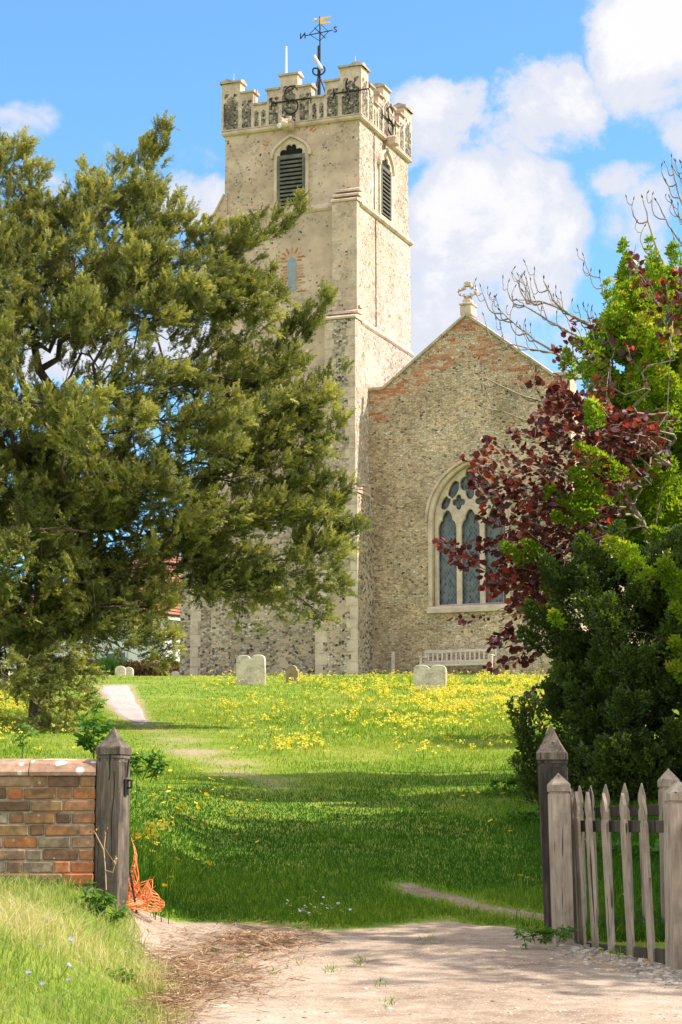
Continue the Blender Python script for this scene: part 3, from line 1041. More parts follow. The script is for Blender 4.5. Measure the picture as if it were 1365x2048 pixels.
def belfry(M):
    w = MB()
    w.box(cxw - hww, cxw + hww, -.004, .02, zw0, zsp, M=M)      # dark behind the slats
    P = arch(cxw, hww, zsp, zap - zsp)
    n = len(P)
    pts = [M @ Vector((p[0], -.004, p[1])) for p in P] + [M @ Vector((p[0], .02, p[1])) for p in P]
    w.poly(pts, [list(range(n))[::-1], list(range(n, 2 * n))])
    win = w.build("belfry_window", M_black, CHURCH)
    # stone surround with a cusped head
    cus = []
    for (x, z) in arch(cxw, hww - .02, zsp, zap - zsp - .03, 9):
        cus.append((x, z))
    lobes = [(cxw - hww + .02, zw0), (cxw + hww - .02, zw0), (cxw + hww - .02, zsp - .22)]
    A = arch(cxw, hww - .02, zsp - .1, zap - zsp + .06, 30)
    for k, (x, z) in enumerate(A):
        ph = k / (len(A) - 1) * 4
        s = abs(math.sin(math.pi * ph))
        f = .74 + .26 * s
        lobes.append((cxw + (x - cxw) * f, zsp - .1 + (z - zsp + .1) * f))
    lobes.append((cxw - hww + .02, zsp - .22))
    me = plate_mesh(arch_loop(cxw, hww + .10, zw0 - .02, zsp, zap - zsp + .14), [lobes], .10, .012)
    me.transform(Matrix.Translation((0, -.012, 0))); me.transform(M)
    link_mesh("surround", me, M_stone, win)
    # hood mould
    hood = arch(cxw, hww + .20, zsp, zap - zsp + .25)
    hi = arch(cxw, hww + .105, zsp, zap - zsp + .15)
    lp = [(hood[0][0], zsp - .12)] + hood + [(hood[-1][0], zsp - .12), (hi[-1][0], zsp - .12)] + hi[::-1] + [(hi[0][0], zsp - .12)]
    me = plate_mesh(lp, [], .16, .02)
    me.transform(Matrix.Translation((0, -.06, 0))); me.transform(M)
    link_mesh("hood_mould", me, M_stone_lt, win)
    fr = MB()
    zt = zsp - .04
    for xa in (cxw - hww + .03, cxw + hww - .13):
        fr.bbox(xa, xa + .10, -.075, .015, zw0 + .02, zt, .008, M=M)
    fr.bbox(cxw - hww + .132, cxw + hww - .132, -.07, .012, zt - .14, zt, .008, M=M)
    fr.build("frame", M_louvre, win)
    nsl = 11
    for k in range(nsl):
        s = MB()
        z = zw0 + .06 + (zt - .20 - zw0) * k / nsl
        h = (zt - .2 - zw0) / nsl
        p = [(-.085, z), (-.07, z - .02), (.012, z + h * .62), (.012, z + h * .72), (-.085, z + .035)]
        n = 5
        P = [M @ Vector((cxw - hww + .134, q[0], q[1])) for q in p] + [M @ Vector((cxw + hww - .134, q[0], q[1])) for q in p]
        s.poly(P, [list(range(n))[::-1], list(range(n, 2 * n))] + [[a, (a + 1) % n, n + (a + 1) % n, n + a] for a in range(n)])
        s.build("louvre", M_louvre, win)
    sl = MB()
    sl.bbox(cxw - hww - .12, cxw + hww + .12, -.10, .02, zw0 - .22, zw0 - .022, .02, M=M)
    sl.build("sill", M_stone, win)
    return win


belfry(Matrix.Identity(4))
MR = Matrix.Rotation(math.pi / 2, 4, 'Z') @ Matrix.Translation((W / 2 - cxw, 0, 0))
belfry(MR)

# radiating brick over the front belfry window, brick round the slit window
rb = MB()
for k in range(26):
    a = math.pi * (.12 + .76 * k / 25)
    rr = random.uniform(hww + .42, hww + .52)
    cx, cz = cxw + rr * math.cos(a) * 1.05, zsp + .02 + rr * math.sin(a) * 1.15
    if random.random() < .35: continue
    Mx = Matrix.Translation((cx, 0, cz)) @ Matrix.Rotation(-(a - math.pi / 2), 4, 'Y')
    rb.box(-.03, .03, -.008, .03, -.13, random.uniform(.02, .12), M=Mx)
rb.build("brick_arch", M_redbrick, CHURCH)
lx0, lz0 = front(576, 583, -.05); lx1, lz1 = front(593, 520, -.05)
lcx, lhw = (lx0 + lx1) / 2, (lx1 - lx0) / 2
me = plate_mesh(arch_loop(lcx, lhw, lz0, lz1 - .05, lhw * 1.05), [], .03, .003)
me.transform(Matrix.Translation((0, -.052, 0)))
lan = link_mesh("slit_window", me, M_pane, CHURCH)
rb = MB()
for sg in (-1, 1):
    z = lz0 - .06
    while z < lz1 + .1:
        if random.random() < .85:
            xa = lcx + sg * (lhw + .025); xb = xa + sg * random.uniform(.12, .32)
            rb.bbox(min(xa, xb), max(xa, xb), -.060, -.02, z, z + .055, .004)
        z += .098
    rb.build("brick_surround", M_redbrick, lan)
    rb = MB()
for k in range(7):
    a = math.pi * (.06 + .88 * k / 6)
    Mx = Matrix.Translation((lcx + (lhw + .2) * math.cos(a), 0, lz1 + .04 + (lhw + .16) * math.sin(a))) @ Matrix.Rotation(-(a - math.pi / 2), 4, 'Y')
    rb.box(-.028, .028, -.060, -.02, -.10, random.uniform(.05, .14), M=Mx)
rb.build("brick_arch", M_redbrick, lan)
for k in (1, 2):
    fb = MB()
    z = lz0 + (lz1 - lz0) * k / 3
    fb.box(lcx - lhw + .01, lcx + lhw - .01, -.074, -.066, z, z + .02)
    fb.build("glazing_bar", M_lead, lan)

# ---- iron ties on the parapet
def S_curve(cx, cz, hgt, wid, n=26):
    pts = []
    for i in range(n + 1):
        t = i / n
        a = (t - .5) * 2
        pts.append((cx + wid * math.sin(a * math.pi * 1.08) * (1 - .12 * abs(a)) * -1 * -1, cz + hgt * a * .5 * (1.0 - .0 * t)))
    return pts


yi = -PO - .035
cxs, czs = front(584, 201, yi)
hS = front(583, 172, yi)[1] - front(583, 230, yi)[1]


def forked(mb, x, z, sg, y, M):
    for s2 in (-1, 1):
        pts = [M @ Vector((x + sg * .02 * t, y, z + s2 * .19 * t)) + M.to_3x3() @ Vector((sg * .03 * math.sin(t * 3), 0, 0)) for t in np.linspace(0, 1, 5)]
        mb.tube(pts, [.021, .021, .019, .017, .012], 6)


def s_tie(M, cx, cz, barl, barr, big=True):
    mb = MB()
    mb.tube([M @ Vector((cx - barl, yi, cz)), M @ Vector((cx + barr, yi, cz))], .024, 6)
    forked(mb, cx - barl, cz, -1, yi, M); forked(mb, cx + barr, cz, 1, yi, M)
    if big:
        pts = []
        h = hS * .5
        r = h * .5
        for i in range(15):          # upper hook, opening right; then lower hook, opening left
            a = R(20 + 235 * i / 14)
            pts.append((cx + r * .95 * math.cos(a), cz + r * .92 + r * math.sin(a)))
        for i in range(15):
            a = R(75 - 235 * i / 14)
            pts.append((cx + r * .95 * math.cos(a), cz - r * .92 + r * math.sin(a)))
        mb.tube([M @ Vector((p[0], yi - .05, p[1])) for p in pts], [.018] + [.029] * (len(pts) - 2) + [.018], 6)
    else:
        pts = [(cx + .07 * math.sin(t * 6.3), cz - .42 + .84 * t) for t in np.linspace(0, 1, 10)]
        mb.tube([M @ Vector((p[0], yi - .05, p[1])) for p in pts], [.02] + [.03] * 8 + [.02], 6)
    mb.build("iron_tie", M_iron, CHURCH)


I4 = Matrix.Identity(4)
bl_, br_ = front(545, 201, yi)[0], front(620, 196, yi)[0]
s_tie(I4, cxs, czs, cxs - bl_, br_ - cxs)
x2, zz2 = front(697, 183, yi)
s_tie(I4, x2, zz2, x2 - front(669, 186, yi)[0], .72, False)
MSd = Matrix.Rotation(math.pi / 2, 4, 'Z')
s_tie(MSd, W / 2 + .1, czs - .15, .65, .6)

# gargoyle head with a white lamp under the parapet
gx_, gz_ = front(577, 252, -.2)
gm = MB()
gm.bbox(gx_ - .17, gx_ + .2, -.42, -.11, gz_ - .16, gz_ + .2, .06, j=.02)
gm.bbox(gx_ - .11, gx_ + .13, -.60, -.40, gz_ - .13, gz_ + .09, .05, j=.02)
for s_ in (-.13, .16):
    gm.bbox(gx_ + s_ - .05, gx_ + s_ + .05, -.48, -.38, gz_ + .05, gz_ + .24, .02, j=.01)
gar = gm.build("gargoyle", M_stone, CHURCH)
gm = MB()
gm.tube([(gx_ - .16, -.62, gz_ - .10), (gx_ - .13, -.40, gz_ - .0)], [.085, .07], 10)
gm.build("lamp", M_white, gar)
gs, gzs = W / 2, zp - .05
gm = MB()
gm.bbox(.11, .5, gs - .16, gs + .16, gzs - .2, gzs + .16, .06, j=.02)
gm.build("gargoyle", M_stone, CHURCH)

# lightning conductor down the right face
lb = side(748, 330, 0)[0]
mb = MB()
mb.tube([(.016, lb, zp - .1), (.02, lb, z1 + .25)], .014, 5)
mb.tube([(.062, lb + .02, z1 - .1), (.062, lb + .03, z2 + .2)], .014, 5)
mb.build("lightning_conductor", M_iron, CHURCH)
mb = MB()
for (px, pa, pb, bb) in ((468, 147, 172, .1), (711, 112, 140, .1)):
    x, za = front(px, pb, bb); _, zb_ = front(px, pa, bb)
    mb = MB()
    mb.tube([(x, bb, za - .3), (x, bb, zb_)], .012, 5)
    mb.build("lightning_rod", M_steel, CHURCH)
mb = MB()
xk, zk1 = front(573, 93, .3)
mb.tube([(xk, .3, zp + .6), (xk, .3, zk1 - 1.1), (xk, .3, zk1)], [.045, .045, .03], 8)
mb.build("aerial_pole", M_white, CHURCH)

# ---- the gabled end wall with its traceried window
GB = .62
xk0, zk0 = front(735, 785, GB)
xk1 = front(766, 780, GB)[0]
zk = front(750, 782, GB)[1]
xa, za_ = front(933, 632, GB)
hwg = xa - xk0
GW = .23
pitch = (za_ - zk) / (xa - xk1)
outer = [(xk0, -1.5), (2 * xa - xk0, -1.5), (2 * xa - xk0, zk), (2 * xa - xk1, zk), (xa, za_), (xk1, zk), (xk0, zk)]
wcx = front(937, 1040, GB)[0]
whw = front(1001, 1040, GB)[0] - wcx + .10
wzb = front(937, 1209, GB)[1]
wzs = front(937, 1040, GB)[1]
wza = front(937, 932, GB)[1]
hole = arch_loop(wcx, whw + .06, wzb - .02, wzs, wza - wzs + .06, 14)
plate("gable_wall", outer, [hole], .75, GB + .375, M_gable, CHURCH)
# coping
mb = MB()
tC = .10
for sg in (-1, 1):
    ex = (xa - xk1)
    nseg = 7
    for k in range(nseg):
        a0, a1 = k / nseg + .002, (k + 1) / nseg - .002
        xs = [xa + sg * ex * (1 - a0), xa + sg * ex * (1 - a1)]
        zs_ = [zk + (za_ - zk) * a0, zk + (za_ - zk) * a1]
        P = []
        for x, z in zip(xs, zs_):
            P += [(x, GB - .09, z + .004), (x, GB + .84, z + .004), (x, GB + .84, z + tC), (x, GB + .35, z + tC + .04), (x, GB - .09, z + tC)]
        n = 5
        F = [list(range(n)), list(range(n, 2 * n))[::-1]] + [[a, n + a, n + (a + 1) % n, (a + 1) % n] for a in range(n)]
        mb.poly(P, F)
    xi, xo = xa + sg * ex, xa + sg * (hwg + .08)
    mb.bbox(min(xi, xo) - (0 if sg > 0 else 0), max(xi, xo), GB - .09, GB + .84, zk + .004, zk + .12, .015)
mb.build("gable_coping", M_coping_st, CHURCH)
# brickwork patches under the coping: courses of thin brick, stepped like the slope
crs = .098
for sg in (-1, 1):
    mb = MB()
    z = zk - 1.0
    while z < za_ - .15:
        # x of slope at this height
        f = (z - zk) / (za_ - zk)
        xs_ = xa + sg * (xa - xk1) * (1 - f) if f > 0 else xa + sg * hwg
        n0 = vnoise(z * 1.3, 3.0 + sg, 31)
        wband = (.45 + 1.3 * float(n0)) if f < .55 else (.25 + .9 * float(n0))
        if sg < 0 and .45 < f < .78: wband *= .55
        if f <= 0: wband = 1.0 + .9 * (1 + f * 3)
        if f < -.12: wband = .55
        x = xs_ - sg * (.10 if f > 0 else .02)
        xend = xs_ - sg * max(wband, .2)
        while (x - xend) * sg > 0:
            L = random.uniform(.20, .30)
            xe = x - sg * L
            if random.random() < .72:
                top = z + crs - .02
                lim = zk + (za_ - zk) * (1 - (abs(x - xa)) / (xa - xk1)) - .02
                if f <= 0 or top < lim:
                    mb.bbox(min(x, xe) + .008, max(x, xe) - .008, GB - .006, GB + .03, z, top, .003)
            x = xe
        z += crs
    if sg < 0: mb.build("brickwork", M_redbrick, CHURCH)
for k in range(0):
    x = random.uniform(xk0 + .3, wcx + 1.3); z = random.uniform(2.2, zk + .6)
    if abs(x - wcx) < whw + .5 and z < wza + .5: continue
    mb.bbox(x, x + random.uniform(.16, .30), GB - .006, GB + .03, z, z + .07, .003)
mb.build("brickwork", M_redbrick, CHURCH)
quoins(CHURCH.children[-1], xk0, None, GB, 1.0, zk - 1.2, M_gable, (.22, .34), .05)


# traceried window
wy = GB + .20
WIN = plate("traceried_window", hole, [], .04, GB + .40, M_glass, CHURCH)
lw = whw / 3
mul = .085
holes = []


def lobe(cx, cz, a, bz, nl, amt=.34, ph=0.0, rot=0.0, n=40, ogee=0.0):
    P = []
    for i in range(n):
        t = 2 * math.pi * i / n
        r = (1 - amt) + amt * abs(math.cos(nl / 2 * (t + ph)))
        x, z = a * r * math.cos(t), bz * r * math.sin(t)
        if ogee: z += ogee * bz * max(0, math.sin(t)) ** 6
        P.append((cx + x * math.cos(rot) - z * math.sin(rot), cz + x * math.sin(rot) + z * math.cos(rot)))
    return P


for k in (-1, 0, 1):
    cx = wcx + k * 2 * lw
    hw = lw - mul
    P = [(cx - hw, wzb + .05), (cx + hw, wzb + .05), (cx + hw, wzs - .16)]
    for i in range(31):
        t = math.pi * i / 30
        r = .66 + .34 * abs(math.cos(1.5 * (t - math.pi / 2)))
        P.append((cx + hw * 1.0 * r * math.cos(t), wzs - .06 + hw * 1.2 * r * math.sin(t) + .08 * max(0, math.sin(t)) ** 10))
    P.append((cx - hw, wzs - .16))
    holes.append(P)
H_ = wza - wzs
holes.append(lobe(wcx, wzs + H_ * .70, lw * .88, H_ * .295, 4, .38, ogee=.16))                         # the large top light
for sg in (-1, 1):
    holes.append(lobe(wcx + sg * lw * 1.0, wzs + H_ * .36, lw * .56, lw * .64, 4, .40))                # small quatrefoils
    holes.append(lobe(wcx + sg * lw * 1.42, wzs + H_ * .60, lw * .40, H_ * .215, 2, .26, rot=sg * .42))  # side daggers
    holes.append(lobe(wcx + sg * lw * 2.12, wzs + H_ * .36, lw * .36, H_ * .16, 2, .22, rot=sg * .50))
plate("tracery", arch_loop(wcx, whw + .055, wzb - .01, wzs, wza - wzs + .055, 14), holes, .14, GB + .26, M_stone_lt, WIN, .022)
ring_o = arch_loop(wcx, whw + .20, wzb - .02, wzs, wza - wzs + .17, 16)
ring_i = arch_loop(wcx, whw + .055, wzb - .02 + .001, wzs, wza - wzs + .055, 16)
lp = [ring_o[1]] + ring_o[2:] + [ring_o[0]] + [ring_i[0]] + ring_i[2:][::-1] + [ring_i[1]]
plate("surround", lp, [], .22, GB + .09, M_stone_lt, WIN, .02)
ho = arch(wcx, whw + .29, wzs, wza - wzs + .27, 16); hi_ = arch(wcx, whw + .205, wzs, wza - wzs + .175, 16)
plate("hood_mould", ho + hi_[::-1], [], .16, GB - .03, M_stone, WIN, .025)
mb = MB()
mb.prism([(GB - .10, wzb - .24), (GB + .18, wzb - .24), (GB + .18, wzb - .022), (GB - .02, wzb - .022), (GB - .10, wzb - .10)], 'x', wcx - whw - .22, wcx + whw + .22)
mb.build("sill", M_stone_lt, WIN)

# apex cross
zc = za_ + .2
mb = MB()
mb.bbox(xa - .20, xa + .20, GB - .06, GB + .5, za_ + .02, za_ + .36, .03)
mb.bbox(xa - .23, xa + .23, GB - .08, GB + .54, za_ + .362, za_ + .44, .02)
mb.bbox(xa - .15, xa + .15, GB + .05, GB + .35, za_ + .442, za_ + .60, .04)
crossp = mb.build("gable_cross", M_stone_lt, CHURCH)
zt = front(933, 562, GB)[1]
zarm = front(933, 580, GB)[1]
aw = front(953, 580, GB)[0] - xa
oc = []
for q in range(4):
    ca, sa = math.cos(q * math.pi / 2), math.sin(q * math.pi / 2)
    base = [(.10, .10), (.17, .14), (.22, .13), (.23, .07), (aw * .74, .055), (aw * .78, .125), (aw * .88, .105), (aw * .90, .05), (aw, 0)]
    L = base + [(x, -z) for x, z in base[:-1][::-1]]
    L = [(x, z) for x, z in L][::-1]
    for x, z in L:
        oc.append((xa + x * ca - z * sa, zarm + x * sa + z * ca))
me = plate_mesh(oc, [lobe(xa + .12 * p, zarm + .12 * q, .030, .030, 2, 0, n=8) for p in (-1, 1) for q in (-1, 1)], .14, .012)
me.transform(Matrix.Translation((0, GB + .2, 0)))
link_mesh("cross_head", me, M_stone_lt, crossp)
mb = MB()
mb.tube([(xa, GB + .2, za_ + .59), (xa, GB + .2, za_ + .72), (xa, GB + .2, zarm - aw * .86)], [.14, .085, .065], 8)
mb.build("cross_shaft", M_stone_lt, crossp)

# nave behind the gable: side walls and roof
ND = 17.0
mb = MB()
mb.box(xk0 + .35, xk0 + .85, GB + .752, ND, -1.5, zk - .1)
mb.box(2 * xa - xk0 - .85, 2 * xa - xk0 - .35, GB + .752, ND, -1.5, zk - .1)
mb.build("nave_wall", M_gable, CHURCH)
mb = MB()
for sg in (-1, 1):
    x0_, x1_ = xa, xa + sg * (hwg - .05)
    zA, zB_ = za_ - .14, za_ - .14 - pitch * (hwg - .05)
    P = [(x0_, GB + .756, zA), (x1_, GB + .756, zB_), (x1_, ND, zB_), (x0_, ND, zA)]
    P += [(p[0], p[1], p[2] - .12) for p in P]
    mb.poly(P, [(0, 1, 2, 3), (7, 6, 5, 4), (0, 4, 5, 1), (1, 5, 6, 2), (2, 6, 7, 3), (3, 7, 4, 0)])
mb.build("nave_roof", M_lead, CHURCH)

# ------------------------------------------------------------------ weather vane on the tower roof
wb = 2.35
wx, wz0 = front(638, 200, wb)
base = CI.inverted() @ Vector((wx, wb, zroof))
VANE = thing("weather_vane", "iron weather vane with gilded swallow-tail banner standing on the church tower roof", "weather vane", base, -YAW)


def vz(py): return front(638, py, wb)[1] - zroof
def vx(px): return front(px, 100, wb)[0] - wx


mb = MB()
mb.tube([(0, 0, 0), (0, 0, vz(150)), (0, 0, vz(92))], [.055, .055, .05], 8)
mb.tube([(.05, 0, 0), (.04, 0, vz(60)), (.03, 0, vz(33))], [.028, .026, .018], 8)
for a in (30, 150, 270):
    mb.tube([(0, 0, vz(148)), (.75 * math.cos(R(a)), .75 * math.sin(R(a)), 0.05)], .026, 6)
mb.build("mast", M_iron, VANE)
mb = MB()
mb.tube([(vx(630), -.1, vz(113)), (vx(646), -.1, vz(142))], .07, 8)
mb.build("strut", M_steel, VANE)
mb = MB()
for sg in (-1, 1):
    mb.tube([(sg * (.04 + .19 * math.sin(t)), 0, vz(150) + .17 * (1 - math.cos(t)) - .12 * (t > 2.2) * (t - 2.2)) for t in np.linspace(0, 3.0, 12)], .028, 6)
mb.build("scroll", M_iron, VANE)
zc_ = vz(66)
nx_, sx_ = vx(606), vx(671)
mb = MB()
mb.tube([(nx_ + .1, .0, zc_ - .03), (sx_ - .1, 0, zc_ + .03)], .018, 6)
mb.tube([(.04, -.5, zc_), (.04, .5, zc_)], .018, 6)
for sg in (-1, 1):
    mb.tube([(.04, 0, zc_ + .34), (sg * .36, 0, zc_)], .012, 5)
    mb.tube([(.04, 0, zc_ - .30), (sg * .36, 0, zc_)], .012, 5)
mb.build("compass_arm", M_iron, VANE)
for ch, x, sc_ in (("N", nx_, -1), ("S", sx_, 1)):
    me = text_mesh(ch, .30, .018)
    for v_ in me.vertices:
        v_.co.x *= sc_ * 1.05
    me.transform(Matrix.Rotation(math.pi / 2, 4, 'X'))
    me.transform(Matrix.Translation((x, 0, zc_ + (.03 if ch == "S" else -.03))))
    if sc_ < 0: me.flip_normals()
    link_mesh("letter", me, M_iron, VANE)
mb = MB()
f0, f1 = vx(638) + .05, vx(662)
zt_, zb2 = vz(35), vz(50)
zm_ = (zt_ + zb2) / 2
fx = f1 - f0
lp = [(f0, zb2), (f1, zb2), (f1 - fx * .1, zb2 + .06), (f0 + fx * .42, zb2 + .10), (f0 + fx * .32, zm_), (f0 + fx * .42, zt_ - .10), (f1 - fx * .1, zt_ - .05), (f1, zt_ - .01), (f0, zt_)]
me = plate_mesh(lp, [], .03, .004)
link_mesh("banner", me, M_gold, VANE)
mb = MB()
mb.tube([(vx(628), 0, zm_ + .06), (vx(631), 0, zm_ + .06), (vx(634), 0, zm_ + .06), (f0, 0, zm_ + .06)], [.02, .07, .03, .025], 8)
mb.build("pointer", M_gold, VANE)


# ------------------------------------------------------------------ things in the churchyard and by the gate
def wmat(root):
    return (Matrix.Translation(root.location) @ Matrix.Rotation(root.rotation_euler.z, 4, 'Z')).inverted()


def wbuild(mb, name, m, root, smooth=False, parent=None):
    """build from world coordinates as a part of root"""
    o = mb.build(name, m, parent or root, smooth)
    o.data.transform(wmat(root))
    return o


def sqpost(mb, prof, M, ch=.16):
    """stack of chamfered square rings: prof (z, half width)"""
    P = []
    for z, h in prof:
        c = h * ch
        for (sx, sy) in ((-1, -1), (1, -1), (1, 1), (-1, 1)):
            a = (sx * h, sy * (h - c)) if sx * sy > 0 else (sx * (h - c), sy * h)
            b = (sx * (h - c), sy * h) if sx * sy > 0 else (sx * h, sy * (h - c))
            for q in (a, b):
                P.append(M @ Vector((q[0], q[1], z)))
    n = 8
    F = []
    for i in range(len(prof) - 1):
        for k in range(n):
            F.append([i * n + k, i * n + (k + 1) % n, (i + 1) * n + (k + 1) % n, (i + 1) * n + k])
    F.append(list(range(n))[::-1]); F.append([(len(prof) - 1) * n + k for k in range(n)])
    mb.poly(P, F)


def gate_post(px_top, py_top, px_base, d, half, rz, label, cap_h, shaft_m=None):
    top = at(px_top, py_top, d)
    bx = at(px_base, 1800, d).x
    gz = Hf(bx, d)
    root = thing("gate_post", label, "gate post", (bx, d, gz), rz)
    h = top.z - gz
    M = Matrix.Identity(4)
    lx = (top.x - bx)
    sh = Matrix.Identity(4)
    sh[0][2] = lx / h * math.cos(rz); sh[1][2] = -lx / h * math.sin(rz)
    mb = MB()
    zc = h - cap_h
    sqpost(mb, [(-.4, half), (zc - .05, half * .98), (zc - .045, half * .93), (zc - .03, half * .93), (zc - .026, half * .985), (zc - .008, half * .985)], sh, .10)
    s = mb.build("shaft", shaft_m or M_post, root)
    mb = MB()
    sqpost(mb, [(zc - .007, half * .90), (zc, half * 1.03), (zc + .045, half * 1.04), (zc + .055, half * .98), (zc + .5 * cap_h, half * .60), (h - .015, half * .12), (h, half * .03)], sh, .08)
    mb.build("cap", M_post, root)
    return root, h, sh


GL, hL, shL = gate_post(228, 1455, 223, 14.6, .092, R(-17), "cracked grey gate post with a pointed cap at the end of the brick wall", .185)
GR, hR, shR = gate_post(1102, 1450, 1120, 14.45, .098, R(-9), "dark gate post with a pointed cap beside the picket fence", .235, M_black_post)
# deep drying cracks on the left post: narrow dark wedges let into the face
for (xa, za, xb, zb_, w) in ((.03, hL - .06, .005, hL - .36, .010), (-.015, hL - .02, -.03, hL - .16, .005), (.045, hL - .30, .03, hL - .95, .006)):
    mb = MB()
    pts = [(xa + (xb - xa) * t + .006 * math.sin(t * 9), za + (zb_ - za) * t) for t in np.linspace(0, 1, 8)]
    for (p, q, t) in zip(pts[:-1], pts[1:], np.linspace(0, 1, 7)):
        ww = w * (1 - .7 * abs(t - .4))
        y1 = -.0935 if p[1] < hL - .19 else -.0935 * max(.1, (hL - p[1]) / .19) - .002
        y2 = -.0935 if q[1] < hL - .19 else -.0935 * max(.1, (hL - q[1]) / .19) - .002
        mb.poly([(p[0] - ww / 2, y1, p[1]), (p[0] + ww / 2, y1, p[1]), (q[0] + ww / 2, y2, q[1]), (q[0] - ww / 2, y2, q[1])], [(0, 3, 2, 1)])
    mb.build("drying_crack", M_black, GL)
# iron latch keeper on the inner side of the left post
mb = MB()
zl = at(262, 1570, 14.6).z - Hf(GL.location.x, 14.6)
mb.bbox(.090, .105, -.03, .03, zl - .07, zl + .04, .003)
mb.tube([(.10, 0, zl - .02), (.135, 0, zl - .02), (.135, 0, zl + .03), (.105, 0, zl + .03)], .009, 6)
mb.tube([(.10, .0, zl + .05), (.112, .0, zl + .17)], .006, 6)
mb.build("latch_keeper", M_iron, GL)

# ---- brick wall
WD = 14.52
wx1 = at(189, 1650, WD).x
wx0 = -5.6
wztop = at(100, 1519, WD + .05).z
wzc = at(100, 1552, WD).z
WALL = thing("brick_wall", "low old red and buff brick wall with lichen-spotted coping, ending at the gate post", "wall", (wx1, WD, Hf(wx1 - .5, WD)))
TH = .34
mb = MB(); mo = MB()
crs = (at(100, 1552, WD).z - at(100, 1748, WD).z) / 8.0
zrow_ = wzc
base_z = Hf(-4.5, WD) - .25
r = 0
while zrow_ > base_z:
    zt, zb_ = zrow_, zrow_ - crs
    grow = .0 if r < 8 else .03
    x = wx1
    k = 0
    while x > wx0:
        L = (.225 if (k + r) % 2 else .108) * random.uniform(.93, 1.07) if r % 3 != 2 else .225 * random.uniform(.9, 1.08)
        if k == 0 and r % 2: L = .16
        t = random.random()
        if r in (5, 6, 7): t = .8 + .2 * random.random() if random.random() < .7 else t
        elif random.random() < .25: t *= .45
        if k == 0: t = random.uniform(.62, .85)
        gj = .010
        mb.bbox(x - L + gj, x, WD - .006 - grow + random.uniform(-.004, .004), WD + .2, zb_ + gj * .9, zt, .007, t, j=.0025)
        # rear face
        mb.bbox(x - L + gj, x, WD + .2005, WD + TH + random.uniform(-.004, .004), zb_ + gj * .9, zt, .007, t, j=.0025)
        x -= L
        k += 1
    zrow_ -= crs
    r += 1
mo.box(wx0 - .01, wx1 - .006, WD + .008, WD + TH - .012, base_z - .1, wzc + .004)
wbuild(mo, "mortar", M_mortar, WALL)
wbuild(mb, "brickwork", M_brick, WALL)
mb = MB()
x = wx1 + .004
while x > wx0:
    L = random.uniform(.40, .50)
    j = random.uniform(-.004, .004)
    hh = wztop - wzc
    prof = [(WD - .022 + j, wzc + .003), (WD - .024 + j, wzc + .028), (WD + .012 + j, wzc + hh * .72 + j), (WD + .07, wzc + hh * .97 + j), (WD + .17, wzc + hh * 1.08 + j), (WD + .27, wzc + hh * .97), (WD + TH - .01, wzc + hh * .7), (WD + TH + .02, wzc + .028), (WD + TH + .02, wzc + .003)]
    mb.prism(prof, 'x', x - L + .006, x)
    x -= L
wbuild(mb, "coping", M_coping, WALL)

# ---- picket fences
def picket(mb, base, top, dirx, w, th):
    """pointed pale from base to top; dirx = unit vector along the fence"""
    base, top = Vector(base), Vector(top)
    up = top - base
    h = up.length; up /= h
    nrm = dirx.cross(up).normalized()
    k = w / 2
    jj = lambda: random.uniform(-.0025, .0025)
    prof = [(-k, 0), (k, 0), (k + jj(), h * .5), (k + jj(), h - .19), (k * .62, h - .165), (k * 1.0, h - .12), (k * .85, h - .075), (0.003, h), (-k * .85, h - .075), (-k * 1.0, h - .12), (-k * .62, h - .165), (-k + jj(), h - .19), (-k + jj(), h * .5)]
    n = len(prof)
    P = []
    for s in (-th / 2, th / 2):
        for (x, z) in prof:
            P.append(base + dirx * x + up * z + nrm * s)
    F = [list(range(n)), list(range(n, 2 * n))[::-1]] + [[i, n + i, n + (i + 1) % n, (i + 1) % n] for i in range(n)]
    mb.poly(P, F)


def fence_post(mb, base, top, half, rz, cap):
    base, top = Vector(base), Vector(top)
    h = (top - base).length
    sh = Matrix.Identity(4)
    sh[0][2] = (top.x - base.x) / h; sh[1][2] = (top.y - base.y) / h
    M = Matrix.Translation(base) @ sh @ Matrix.Rotation(rz, 4, 'Z')
    zc = h - cap
    sqpost(mb, [(-.3, half), (zc - .03, half), (zc - .028, half * .92), (zc - .014, half * .92), (zc - .012, half * 1.04), (zc + .03, half * 1.05), (zc + .04, half * .98), (h - .01, half * .14), (h, half * .04)], M, .07)


